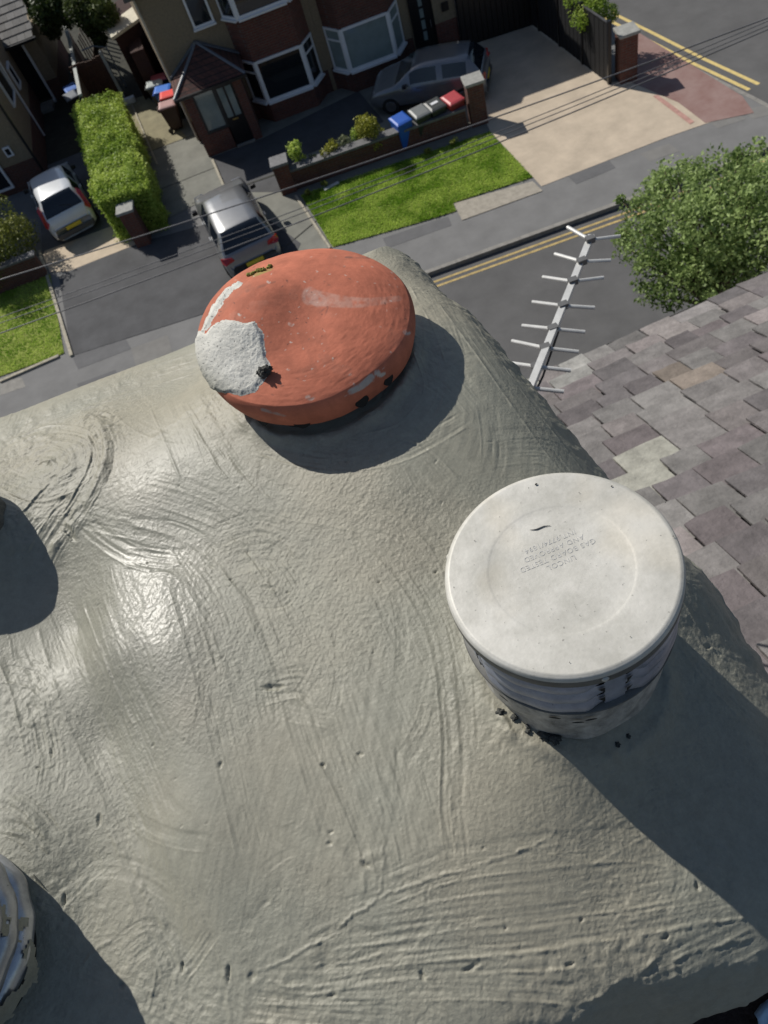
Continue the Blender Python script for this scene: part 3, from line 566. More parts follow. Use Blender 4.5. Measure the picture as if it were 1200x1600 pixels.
for x, y, z, r_ in ((1010,330,3.8,.55),(1060,300,4.2,.7),(1120,290,4.0,.7),(1180,300,3.8,.8),(1000,385,3.6,.5),(1050,370,4.2,.8),(1110,360,4.5,.85),(1170,365,4.3,.9),(1240,330,4.0,1.0),(1240,400,4.2,1.0),(1020,430,3.4,.45),(1075,430,3.9,.6),(1130,420,4.0,.7),(1045,465,3.0,.35),(1190,290,3.4,.6),(1300,380,3.8,1.0),(1035,290,3.6,.35),(975,375,3.5,.25),(1085,268,3.5,.35),(1150,262,3.4,.35),(1010,462,3.0,.22)):
    p = at(x, y, z); cs.append((p.x, p.y, p.z, r_*.92))
tp = at(1150, 400, 3.8)
big = list(cs); rr = random.Random(44)
for q in big:
    for k in range(5):
        th = rr.uniform(0, 6.28); ph = rr.uniform(-.3, 1.2); r_ = q[3]*rr.uniform(.85, 1.12); cs.append((q[0]+r_*math.cos(th)*math.cos(ph), q[1]+r_*math.sin(th)*math.cos(ph), q[2]+r_*math.sin(ph), q[3]*rr.uniform(.16, .34)))
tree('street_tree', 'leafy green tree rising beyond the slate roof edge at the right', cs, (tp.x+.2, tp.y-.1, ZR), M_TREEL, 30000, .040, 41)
cs = [(*at(x, y, z), r_) for x, y, z, r_ in ((72, 18, 3, .6), (80, 42, 2.2, .45), (62, -5, 3, .8), (92, 10, 3, .7), (105, -10, 3, .9))]; tree('garden_tree', 'dark leafy garden tree behind the left garage roof', cs, (*at(75, 80, 0)[:2], 0), M_DARKL, 12000, .07, 42)
cs = [(*at(x, y, z), r_) for x, y, z, r_ in ((130, 10, 3, .8), (160, 20, 2.8, .6), (145, 40, 2.2, .45), (155, 62, 1.7, .3), (120, -5, 3, .8))]; tree('garden_tree', 'garden tree with a sunlit side beside the cream-roofed outhouse', cs, (*at(150, 90, 0)[:2], 0), leaf_mat('mid_leaf', (.025, .045, .010), (.13, .17, .05), .25), 12000, .06, 43)
sheet('back_garden', [(-11, 30), (-6.2, 30.2), (-4.4, 33), (-4.4, 50), (-14, 50)], .010, mat('garden_ground', (.035, .035, .025), .95, var=.4, scale=3), False)

# ================================================================== CHIMNEY
CH = R(7); EX = np.array([math.cos(CH), math.sin(CH)]); EY = np.array([-math.sin(CH), math.cos(CH)])
def pix_uvh(px, py, h):
    r = wray(px, py); t = -h/r[2]; p = np.array([r[0]*t, r[1]*t]); return p@EX, p@EY
# control points of the bedding surface: pixel, depth below the lens
CP = [(882, 900, .765), (700, 900, .752), (1080, 850, .79), (890, 1150, .772), (760, 1120, .762), (480, 560, .705), (620, 650, .711), (480, 700, .714),
      (330, 620, .712), (700, 560, .722), (720, 640, .726), (780, 560, .740), (600, 760, .722), (420, 760, .722), (800, 640, .752), (850, 700, .775), (720, 480, .735), (640, 430, .765), (450, 850, .735), (450, 1000, .747), (600, 950, .745), (250, 1120, .749), (200, 800, .727),
      (120, 980, .768), (100, 900, .758), (160, 1150, .772), (330, 1000, .738), (280, 1300, .765), (130, 1350, .774), (230, 1450, .784), (450, 1300, .772), (650, 1150, .762), (650, 1400, .786),
      (850, 1350, .797), (1000, 1250, .825), (1120, 1220, .86), (1180, 1120, .87), (1100, 1400, .850), (950, 1450, .827), (750, 1500, .806), (500, 1500, .796), (350, 1550, .796), (180, 1580, .79),
      (200, 750, .722), (130, 680, .728), (40, 740, .738), (50, 680, .765), (-60, 850, .700), (-150, 900, .70), (30, 900, .745), (30, 1050, .757), (-60, 1480, .748), (-200, 1480, .74), (60, 1350, .757), (40, 1250, .752), (90, 1550, .785),
      (-100, 1200, .745), (-250, 1200, .77), (-400, 1100, .80), (-400, 1500, .80), (200, 640, .765), (300, 600, .775), (1100, 980, .835), (1000, 780, .83), (-300, 800, .78), (-500, 800, .82)]
_cp = [(*pix_uvh(a, b, h), h) for a, b, h in CP]
# the smooth hump at the left: a gently domed crest facing half way between the sun and the lens
_uc, _vc = pix_uvh(238, 940, .735); _p = EX*_uc+EY*_vc; _c = np.array([-_p[0], -_p[1], .735]); _c /= np.linalg.norm(_c)
_hv = _c+np.array(SUN_TO); _gx, _gy = _hv[0]/_hv[2], _hv[1]/_hv[2]
for _r in (0, .035, .065):
    for _k in range(8 if _r else 1):
        _a = _k*math.pi/4; _dx, _dy = _r*math.cos(_a), _r*math.sin(_a); _q = _p+np.array([_dx, _dy])
        _cp.append((_q@EX, _q@EY, .735+_gx*_dx+_gy*_dy+_dx*_dx*1.35+_dy*_dy*.35))
_cp = np.array(_cp)
def _tps(r): return r*r*np.log(r+1e-9)
_n0 = len(_cp); _K = _tps(np.linalg.norm(_cp[:, None, :2]-_cp[None, :, :2], axis=-1))+np.eye(_n0)*2e-4
_P = np.c_[np.ones(_n0), _cp[:, :2]]; _A = np.block([[_K, _P], [_P.T, np.zeros((3, 3))]])
_w = np.linalg.solve(_A, np.r_[_cp[:, 2], 0, 0, 0])
U0, U1, V0, V1 = -1.02, .29, -.035, 1.175
def uedge(v): return np.interp(v, [-.1, .1, .3, .5, .65, .8, .95, 1.08, 1.18], [.337, .337, .327, .308, .281, .256, .248, .248, .238])+.004*np.sin(v*9)+.003*np.sin(v*23+1)
def vfar(u): return 1.168+.012*ss(-.1, .25, u)+.004*np.sin(u*17)-.04*ss(-.3, -.9, u)
def vnear(u): return -.028+.004*np.sin(u*14+.5)
def hbase(u, v):
    h = _w[_n0]+_w[_n0+1]*u+_w[_n0+2]*v
    for k in range(_n0): h = h+_w[k]*_tps(np.hypot(u-_cp[k, 0], v-_cp[k, 1]))
    # rounded shoulders towards the edges of the stack
    dr = uedge(v)-u; df = vfar(u)-v; dn = v-vnear(u); dl = u-U0
    h = h+.11*np.clip((.030-dn+.005*np.sin(u*31)+.004*np.sin(u*77))/.055+1, 0, 1)**1.4*ss(-.45, -.05, u) if False else h
    def sh(d, wd, k): t = np.clip(1-d/wd, 0, 1); return k*t**2.2
    s0 = np.interp(u, [-.9, -.35, -.2, -.06, .09, .16, .3], [.10, .10, .080, .048, .024, .017, .012])+.005*np.sin(u*31)+.004*np.sin(u*67)
    h = np.clip(h, .66, .90)
    h = h+np.maximum(sh(dr, .10, .075), sh(df, .15, .10))+sh(dn, .10, .040)+.065*ss(s0+.015, s0-.045, dn)+sh(dl, .15, .12)
    return h
# --- tool strokes: pixel path, width in pixels, strength, seed
STROKES = [
 ([(210,760),(330,790),(420,880),(470,1010),(520,1160),(560,1300)],120,.8), ([(190,840),(300,850),(370,960),(420,1130)],90,.8),
 ([(250,760),(370,800),(450,900),(500,1000)],60,1.0), ([(110,960),(150,1100),(220,1250),(260,1400),(330,1560)],110,.9),
 ([(150,930),(190,1040),(250,1160)],50,1.2), ([(560,800),(640,870),(700,970),(720,1080)],70,1.1), ([(600,760),(690,830),(720,900)],50,1.0),
 ([(480,820),(560,930),(640,1080),(690,1220)],140,.6), ([(500,1130),(560,1230),(600,1330),(605,1400)],70,1.1), ([(620,1150),(650,1260),(670,1340)],90,.9),
 ([(700,1060),(710,1150),(705,1260),(715,1340)],40,1.3), ([(350,880),(420,860),(460,900),(440,940),(380,930)],46,1.4), ([(330,840),(400,810),(455,830)],40,1.2),
 ([(400,1080),(470,1060),(500,1090)],50,1.2), ([(590,1390),(700,1345),(830,1330),(1000,1310),(1130,1350)],60,1.0), ([(560,1440),(720,1410),(880,1395),(1050,1370)],80,1.1),
 ([(480,1490),(650,1470),(850,1450),(1040,1420),(1160,1400)],70,1.2), ([(460,1530),(620,1500),(800,1490),(960,1480)],60,1.2), ([(400,1540),(560,1540),(720,1530),(900,1540)],60,1.3),
 ([(1000,1540),(1080,1500),(1180,1450)],70,1.3), ([(960,1250),(1060,1200),(1160,1180)],90,.7), ([(900,1320),(1010,1260),(1140,1230),(1220,1230)],80,.8),
 ([(700,450),(780,560),(870,690),(950,790)],50,1.3), ([(740,470),(830,600),(930,730)],36,1.5), ([(1080,900),(1130,990),(1200,1080)],60,1.3), ([(1060,960),(1110,1040),(1180,1110)],50,1.1),
 ([(660,430),(700,500),(720,560)],50,1.2), ([(640,560),(700,590),(740,640)],60,1.0), ([(400,690),(500,720),(620,710),(720,650)],40,1.3), ([(660,540),(690,610),(640,680),(560,700)],36,1.1),
 ([(310,610),(340,660),(370,710)],70,1.3), ([(260,620),(290,690),(310,740)],60,1.0), ([(0,670),(150,610),(310,560)],40,1.1), ([(0,700),(120,650),(250,610)],34,1.0),
 ([(0,740),(60,770),(130,740),(140,690),(80,680),(20,710)],40,2.2), ([(30,720),(80,700),(110,720),(70,745)],30,2.4), ([(150,660),(170,700),(150,760),(110,820)],44,2.2),
 ([(130,770),(90,830),(60,880)],50,2.4), ([(0,770),(60,790),(110,780)],40,1.8), ([(0,1240),(50,1265),(85,1310)],36,2.4), ([(0,1290),(40,1300),(70,1330)],30,2.4), ([(20,1010),(50,1080),(70,1180)],60,1.8),
 ([(0,1040),(60,1050),(90,1090)],50,1.4), ([(190,1490),(240,1450),(280,1510),(260,1590)],60,1.6), ([(200,1530),(260,1560),(330,1590)],60,1.4), ([(60,1080),(90,1180),(80,1240)],50,1.4),
 ([(100,760),(60,800),(30,830)],40,2.0), ([(380,1570),(480,1580),(620,1590)],50,1.6), ([(900,1600),(1000,1560),(1080,1530)],50,1.6), ([(420,780),(520,790),(640,820)],60,.7), ([(760,700),(850,690),(900,720)],60,.8),
 ([(300,900),(340,1040),(380,1200),(410,1330)],80,.8), ([(700,770),(660,720),(600,700)],50,.9),
]
RIDGES = [  # raised squeezed lips of mortar
 ([(400,1520),(470,1490),(540,1440),(590,1405),(625,1390),(700,1365),(800,1335),(870,1300)],2.6,2.0), ([(590,1405),(600,1330),(590,1240)],3,1.2), ([(470,1510),(560,1500),(640,1480)],2.4,1.8),
 ([(400,1530),(470,1545),(560,1530),(600,1520)],3,1.8), ([(715,1340),(700,1250),(700,1160)],3,1.2), ([(600,1500),(760,1500),(900,1480)],2.4,1.6), ([(0,1245),(40,1262),(75,1310)],4,2.6), ([(0,1300),(45,1300),(78,1335)],3.5,2.6),
 ([(155,655),(172,690),(158,740),(140,780)],6,3.4), ([(125,660),(150,652)],7,4.5), ([(20,690),(60,680),(100,690)],4,2.6), ([(35,720),(70,715),(110,735),(130,730)],4,2.8), ([(150,760),(110,800),(80,870)],5,2.4),
 ([(120,1520),(160,1480),(185,1465)],3,2), ([(1060,1530),(1040,1480),(1000,1520)],4,2.2), ([(1030,1455),(1110,1440),(1170,1432)],3,2.2), ([(1045,1500),(1110,1480),(1180,1462)],3,2.2), ([(830,1560),(900,1580),(960,1540),(1030,1500)],4,2.4),
 ([(340,1470),(350,1520),(365,1600)],3,1.6), ([(155,1270),(200,1340),(240,1420),(290,1520)],4,1.8), ([(120,960),(150,1090),(190,1220)],3,1.0), ([(330,780),(420,900),(470,1050)],2.4,.9), ([(700,430),(800,560),(900,690),(960,770)],3,1.6),
 ([(640,405),(680,430),(720,450)],8,3.5), ([(310,560),(220,590),(120,625),(0,675)],7,2.2), ([(1000,1540),(1080,1530),(1140,1500)],5,2.4), ([(230,690),(300,640),(330,625)],3,1.4),
 ([(700,1050),(715,1120),(712,1200)],5,2.2), ([(760,1100),(790,1130),(805,1160)],5,3.5), ([(1040,1010),(1110,1040),(1190,1100)],3,1.0)]
BERMS = [([(110,658),(150,650),(172,690),(165,740),(140,790),(95,850),(60,890)],12,4.5), ([(0,762),(60,776),(112,762)],9,2.6), ([(15,705),(60,682),(108,700),(114,735),(70,757),(20,748)],8,2.8),
 ([(0,1240),(45,1262),(80,1320)],9,2.8), ([(0,1298),(40,1305),(72,1345)],7,2.4), ([(600,412),(655,402),(705,445),(760,520)],9,3.0), ([(655,525),(642,590),(590,655),(500,692),(400,682),(345,640)],12,3.2),
 ([(92,900),(125,1050),(175,1200),(240,1380),(330,1590)],32,-7.0), ([(245,1010),(285,1150),(325,1300),(375,1470)],42,4.5), ([(640,470),(670,520),(655,590)],8,1.8), ([(300,590),(320,650),(365,690)],9,2.0)]
PITS = [  # torn holes: pixel, length px, width px, angle deg, depth mm
 (425,1073,17,5,-8,4),(108,831,14,6,60,5),(155,1280,4,12,5,3),(505,1196,4,4,0,3),(100,1405,3,12,0,4),(660,1525,9,5,70,3.5),(735,1512,14,5,-25,3),(540,720,4,3,0,2),(283,1510,3,9,0,3.5),(358,1520,3,14,0,3.5),(562,1178,6,3,0,2.5),
 (165,650,9,4,20,3.5),(1090,1385,9,4,70,3.5),(890,1507,9,4,-10,3),(908,1437,4,4,0,2.5),(520,1555,8,4,0,3),(570,1350,9,5,40,2.8),(515,1318,5,4,0,2),(517,1300,5,3,0,2),(680,893,3,3,0,2.5),(592,908,2.5,2.5,0,2),(360,905,2.5,2.5,0,2),(448,924,3,2,0,2),
 (240,1165,3,4,0,2),(755,1325,3,3,0,2),(1106,1010,6,4,0,3),(230,880,2,2,0,2),(345,1195,3,5,10,2.4),(820,1005,3,3,0,2),(190,1540,4,6,0,3),(80,1175,3,8,0,3),(60,1200,4,3,0,3),(790,1450,3,3,0,2),(1040,1465,8,4,-30,3),(395,1525,7,9,20,3)]
def _poly_dist(PX, PY, path, wmax):
    """distance to a pixel-space path, signed side and arc length, evaluated only near it"""
    pts = np.array(path, float)
    if len(pts) > 2:                                   # smooth the path
        t = np.arange(len(pts)); tt = np.linspace(0, len(pts)-1, (len(pts)-1)*6+1)
        sm = np.stack([np.interp(tt, t, pts[:, k]) for k in (0, 1)], 1)
        for _ in range(6): sm[1:-1] = (sm[:-2]+2*sm[1:-1]+sm[2:])/4
        pts = sm
    x0, y0 = pts.min(0)-wmax; x1, y1 = pts.max(0)+wmax
    idx = np.nonzero((PX > x0) & (PX < x1) & (PY > y0) & (PY < y1))[0]
    if len(idx) == 0: return idx, None, None, None, 1
    qx = PX[idx]; qy = PY[idx]; best = np.full(len(idx), 1e9); sd = np.zeros(len(idx)); ar = np.zeros(len(idx)); s = 0
    for a, b in zip(pts[:-1], pts[1:]):
        d = b-a; Ld = np.hypot(*d)
        if Ld < 1e-6: continue
        t = np.clip(((qx-a[0])*d[0]+(qy-a[1])*d[1])/Ld**2, 0, 1); ex = qx-a[0]-t*d[0]; ey = qy-a[1]-t*d[1]; dd = np.hypot(ex, ey)
        m = dd < best; best[m] = dd[m]; sd[m] = ((d[0]*ey-d[1]*ex)/Ld)[m]; ar[m] = s+(t*Ld)[m]; s += Ld
    return idx, best, np.sign(sd)*best, ar, s
def build_flaunching(parent):
    us = np.r_[np.linspace(U0, -.66, 90)[:-1], np.linspace(-.66, .33, 820)]; vs = np.linspace(-.06, 1.21, 1000)
    Ug, Vg = np.meshgrid(us, vs, indexing='ij')
    # squeeze the grid onto the hand-made outline
    ur = uedge(Vg); Ug = np.where(Ug > .1, .1+(Ug-.1)/(.33-.1)*(ur-.1), Ug)
    vf = vfar(Ug); vn = vnear(Ug); tV = (Vg+.06)/1.27; Vg = vn+tV*(vf-vn)
    # rounded far-right corner
    h = hbase(Ug, Vg); z = H-h
    X = EX[0]*Ug+EY[0]*Vg; Y = EX[1]*Ug+EY[1]*Vg
    c0 = X*_X[0]+Y*_Y[0]+(z-H)*_u[0]; c1 = X*_X[1]+Y*_Y[1]+(z-H)*_u[1]; c2 = X*_X[2]+Y*_Y[2]+(z-H)*_u[2]
    PX = (600+F*c0/-c2).ravel(); PY = (800-F*c1/-c2).ravel(); x = Ug.ravel(); y = Vg.ravel()
    dz = np.zeros_like(x)
    dz += .0028*fbm(x*4, y*4, 11, 2)+.0008*fbm(x*14, y*14, 21, 3)
    # areas of open, grainy texture
    grain = np.clip(fbm(x*7+3, y*7, 31, 3)*2.0+.55, 0, 1)
    dz += (.00008+.00036*grain)*fbm(x*330, y*330, 41, 3)*1.3
    # long sweeping drag lines that follow a slowly turning direction
    ang = 1.25+.9*fbm(x*2.2, y*2.2, 51, 2); cu = x*np.cos(ang)+y*np.sin(ang); cv = -x*np.sin(ang)+y*np.cos(ang)
    dz += .00042*fbm(cv*170, cu*8, 61, 3)*(.35+.9*np.clip(fbm(x*6, y*6, 71, 2)+.4, 0, 1))
    rng = np.random.RandomState(5)
    strokes = list(STROKES)
    for k in range(170):                                 # many short incidental passes of the tool
        px_ = rng.uniform(-60, 1250); py_ = rng.uniform(430, 1640); a = rng.normal(1.15 if px_ < 760 and py_ < 1350 else -.2, .45); Lk = rng.uniform(50, 150); cvr = rng.normal(0, .35)
        pts = [(px_+Lk*s*math.cos(a+cvr*s), py_+Lk*s*math.sin(a+cvr*s)) for s in (0, .33, .66, 1)]
        strokes.append((pts, rng.uniform(14, 44), rng.uniform(.35, 1.05)))
    for k, (path, wd, st) in enumerate(strokes):
        idx, d, sd, ar, tot = _poly_dist(PX, PY, path, wd)
        if len(idx) == 0: continue
        t = sd/(wd/2); inside = ss(1.05, .75, np.abs(t))*ss(0, 25, ar)*ss(0, 25, tot-ar+8)
        prof = fbm(sd*.35+50*k+2, ar*.012+k, 100+k, 3)*.9+fbm(sd*.12+9*k, ar*.006, 300+k, 2)*.7
        wob = .55+.9*np.clip(fbm(ar*.05+k, sd*.05, 500+k, 2)+.4, 0, 1)
        lip = np.exp(-((np.abs(t)-1)/.05)**2)*(sd > 0)*ss(0, 20, ar)*ss(0, 20, tot-ar+5)*(.3+1.2*np.clip(vnoise(ar*.06, ar*0+k, 700+k)+.4, 0, 1))
        dz[idx] += st*(-.0004*inside+.00072*prof*inside*wob+.0007*lip)
    for k, (path, wd, mm) in enumerate(RIDGES):
        idx, d, sd, ar, tot = _poly_dist(PX, PY, path, wd*6)
        if len(idx) == 0: continue
        off = 6*vnoise(ar*.05, ar*0+k, 900+k)+3*vnoise(ar*.17, ar*0+k, 930+k)
        e = sd-off; ends = ss(-4, 14, ar)*ss(-4, 14, tot-ar); br = .25+1.3*np.clip(vnoise(ar*.09, ar*0+3*k, 950+k)+.45, 0, 1)
        dz[idx] += mm*.00048*br*ends*(np.exp(-(e/wd)**2)*(1+.6*vnoise(ar*.3, e*.3, 970+k))-.18*np.exp(-((e-wd*2.0)/(wd*1.2))**2))
    for k, (path, wd, mm) in enumerate(BERMS):           # thick squeezed rolls of mortar and one drawn-out hollow
        idx, d, sd, ar, tot = _poly_dist(PX, PY, path, wd*4)
        if len(idx) == 0: continue
        big = wd > 20; e = sd-(0 if big else (wd*.5)*vnoise(ar*.03, ar*0+k, 1700+k)+2*vnoise(ar*.12, ar*0+k, 1730+k)); ends = ss(-6, 160 if big else 30, ar)*ss(-6, 160 if big else 30, tot-ar)
        ww = wd*(1+(0 if big else .7)*vnoise(ar*.04, ar*0+5*k, 1760+k)); dz[idx] += mm*.001*ends*(.75+(0 if big else .8)*vnoise(ar*.06, e*.04, 1790+k))*np.exp(-(e/ww)**2)*(1+(.25*fbm(e*.35, ar*.02, 1820+k, 3) if not big else 0))
    # rough lumpy patches
    for (cx, cy, rr, am, sc) in ((60,720,70,3.2,45),(150,665,40,3.5,70),(40,1120,70,2.2,60),(100,1400,60,2.0,80),(260,1560,90,2.0,50),(480,1570,110,2.4,55),(1010,1500,80,3.0,60),(880,1560,100,2.2,55),(690,440,60,2.2,60),(330,640,40,1.6,90),(1130,1020,60,1.6,80),(560,1345,50,1.3,80),(790,1140,30,2.2,90),(20,830,40,3,60),(700,560,60,1.4,60),(420,870,60,1.0,60),(850,1150,80,1.2,70)):
        g_ = np.exp(-((PX-cx)**2+(PY-cy)**2)/rr**2); m_ = g_ > .02
        dz[m_] += am*.001*g_[m_]*(np.abs(fbm(x[m_]*sc, y[m_]*sc, 1200+cx, 4))*1.6-.45)
    npits = list(PITS)
    for k in range(120):
        s_ = rng.uniform(.8, 2.0); npits.append((rng.uniform(0, 1200), rng.uniform(560, 1600), s_*rng.uniform(1.2, 3.5), s_*.8, rng.uniform(0, 180), rng.uniform(.5, 1.5)))
    for cx, cy, a, b, an, mm in npits:
        m_ = np.nonzero((np.abs(PX-cx) < 3*a+10) & (np.abs(PY-cy) < 3*max(a, b)+10))[0]
        if len(m_) == 0: continue
        an = R(an); ex = (PX[m_]-cx); ey = (PY[m_]-cy); p = ex*math.cos(an)+ey*math.sin(an); q = -ex*math.sin(an)+ey*math.cos(an)
        q = q+.7*b*vnoise(p*.35, q*.15, int(cx)+1); p = p+.6*a*vnoise(q*.4, p*.1, int(cx)+9); rr = np.sqrt((p/a)**2+(q/b)**2)
        dz[m_] += -.00075*mm*ss(1.25, .35, rr)+.00006*mm*np.exp(-((rr-1.35)/.3)**2)
    # collars pressed against the terminals
    for (wx, wy, rad, mm) in ((.084, .303, .093, 3.0), (-.072, .760, .118, 4.0)):
        Xf = X.ravel()-wx; Yf = Y.ravel()-wy; rr = np.hypot(Xf, Yf); th = np.arctan2(Yf, Xf)
        dz += .001*mm*np.exp(-((rr-rad-.004)/.009)**2)*(1+.9*fbm(th*5+9, rr*30, 1300, 4))
    # ragged edge
    eb = np.minimum(np.minimum((uedge(Vg)-Ug).ravel(), (vfar(Ug)-Vg).ravel()), (Vg-vnear(Ug)).ravel())
    rag = ss(.05, 0, eb); dz += rag*.008*fbm(x*40, y*40, 1400, 4)
    zz = z.ravel()+dz
    X = X.ravel()+rag*.005*fbm(x*50, y*50, 1500, 3); Y = Y.ravel()+rag*.005*fbm(x*50+9, y*50, 1600, 3)
    wet = np.clip(.5+1.6*fbm(x*3.5+1, y*3.5, 81, 4), 0, 1)
    wet = np.clip(wet*.26+.05+.65*np.exp(-((PX-235)**2/110**2+(PY-950)**2/200**2))+.4*np.exp(-((PX-705)**2/25**2+(PY-1100)**2/80**2))-.3*ss(760, 620, PY), 0, 1)
    nr, nc = Ug.shape
    V = np.stack([X, Y, zz], 1); Fq = gridfaces(nr, nc)
    # skirt down to the brickwork all round
    ring = np.r_[np.arange(nc)*1, (np.arange(1, nr))*nc+nc-1, (nr-1)*nc+np.arange(nc-2, -1, -1), np.arange(nr-2, 0, -1)*nc]
    cen = V[ring].mean(0); low = V[ring].copy(); low[:, 2] = np.minimum(low[:, 2]-.012, H-1.03)-.012*np.random.RandomState(3).rand(len(ring)); low[:, :2] += (cen[:2]-low[:, :2])*.004
    k0 = len(V); V = np.r_[V, low]; m_ = len(ring); i = np.arange(m_); sk = np.stack([ring[i], k0+i, k0+(i+1) % m_, ring[(i+1) % m_]], 1)
    Fq = np.r_[Fq, sk]
    warm = np.clip(.5+1.8*fbm(x*6+4, y*6+8, 91, 4), 0, 1)
    cols = np.stack([wet, warm, grain], 1); cols = np.r_[cols, cols[ring]]
    me = np_mesh('flaunching', V, Fq, cols)
    inv = base_matrix(parent).inverted(); me.transform(inv)
    o = mesh_obj('flaunching', me, cement_mat(), parent, True); return o
def cement_mat():
    m, t, b = nodes_of('wet_cement'); N = t.nodes; L = t.links
    vc = N.new('ShaderNodeVertexColor'); vc.layer_name = 'Col'; sp = N.new('ShaderNodeSeparateColor'); L.new(vc.outputs[0], sp.inputs[0])
    tc = N.new('ShaderNodeTexCoord')
    a = N.new('ShaderNodeMix'); a.data_type = 'RGBA'; a.inputs['A'].default_value = (.256, .253, .205, 1); a.inputs['B'].default_value = (.284, .268, .210, 1); L.new(sp.outputs[1], a.inputs['Factor'])
    nz = N.new('ShaderNodeTexNoise'); nz.inputs['Scale'].default_value = 70; nz.inputs['Detail'].default_value = 12; nz.inputs['Roughness'].default_value = .82; L.new(tc.outputs['Object'], nz.inputs['Vector'])
    mr = N.new('ShaderNodeMapRange'); mr.inputs[1].default_value = .3; mr.inputs[2].default_value = .7; mr.inputs[3].default_value = .80; mr.inputs[4].default_value = 1.20; L.new(nz.outputs['Fac'], mr.inputs[0])
    sc = N.new('ShaderNodeVectorMath'); sc.operation = 'SCALE'; L.new(a.outputs['Result'], sc.inputs[0]); L.new(mr.outputs[0], sc.inputs['Scale'])
    dk = N.new('ShaderNodeMapRange'); dk.inputs[3].default_value = 1.12; dk.inputs[4].default_value = .86; L.new(sp.outputs[0], dk.inputs[0])
    s2 = N.new('ShaderNodeVectorMath'); s2.operation = 'SCALE'; L.new(sc.outputs[0], s2.inputs[0]); L.new(dk.outputs[0], s2.inputs['Scale'])
    L.new(s2.outputs[0], b.inputs['Base Color'])
    ro = N.new('ShaderNodeMapRange'); ro.inputs[3].default_value = .52; ro.inputs[4].default_value = .34; L.new(sp.outputs[0], ro.inputs[0]); L.new(ro.outputs[0], b.inputs['Roughness'])
    b.inputs['Specular IOR Level'].default_value = .5
    cw = N.new('ShaderNodeMapRange'); cw.inputs[1].default_value = .25; cw.inputs[3].default_value = .0; cw.inputs[4].default_value = .20; L.new(sp.outputs[0], cw.inputs[0]); L.new(cw.outputs[0], b.inputs['Coat Weight']); b.inputs['Coat Roughness'].default_value = .28
    n2 = N.new('ShaderNodeTexNoise'); n2.inputs['Scale'].default_value = 330; n2.inputs['Detail'].default_value = 6; n2.inputs['Roughness'].default_value = .72; L.new(tc.outputs['Object'], n2.inputs['Vector'])
    n3 = N.new('ShaderNodeTexVoronoi'); n3.inputs['Scale'].default_value = 260; L.new(tc.outputs['Object'], n3.inputs['Vector'])
    ad = N.new('ShaderNodeMath'); ad.operation = 'MULTIPLY_ADD'; ad.inputs[1].default_value = .35; L.new(n3.outputs['Distance'], ad.inputs[0]); L.new(n2.outputs['Fac'], ad.inputs[2])
    bp = N.new('ShaderNodeBump'); bp.inputs['Distance'].default_value = .0010; L.new(ad.outputs[0], bp.inputs['Height'])
    bs = N.new('ShaderNodeMapRange'); bs.inputs[3].default_value = .35; bs.inputs[4].default_value = .95; L.new(sp.outputs[2], bs.inputs[0]); L.new(bs.outputs[0], bp.inputs['Strength'])
    L.new(bp.outputs[0], b.inputs['Normal']); MATS['wet_cement'] = m; return m
chim = thing('chimney', 'square chimney stack topped with fresh grey trowelled cement in the foreground', 'chimney', (0, 0, 0))
build_flaunching(chim)
def uv2w(u, v, z): return (EX[0]*u+EY[0]*v, EX[1]*u+EY[1]*v, z)
M_STACK = brick_mat('stack_brick', (.16, .075, .05), (.10, .06, .05), (.10, .09, .08))
sb = MB()
sb.prism([uv2w(u, v, 0)[:2] for u, v in ((U0+.02, -.014), (.300, -.014), (.258, .62), (.218, 1.11), (U0+.02, 1.09))], 9.0, H-1.02)
sb.build('brickwork', M_STACK, chim)
sb = MB()
for a_, b_, z0, z1 in ((-.115, .06, -1.21, -1.135), (-.150, .08, -1.285, -1.215)):
    u = U0
    k = 0
    while u < .34:
        du = .212; sb.prism([uv2w(x, y, 0)[:2] for x, y in ((u, a_+.004*math.sin(k*5)), (min(u+du, .36), a_+.004*math.sin(k*7)), (min(u+du, .36), b_), (u, b_))], H+z0, H+z1+.003*math.sin(k*3)); u += du+.010; k += 1
sb.build('corbel_course', mat('old_brick', (.05, .032, .026), .9, var=.5, scale=25, bump=.9, bscale=120, bdist=.006), chim)

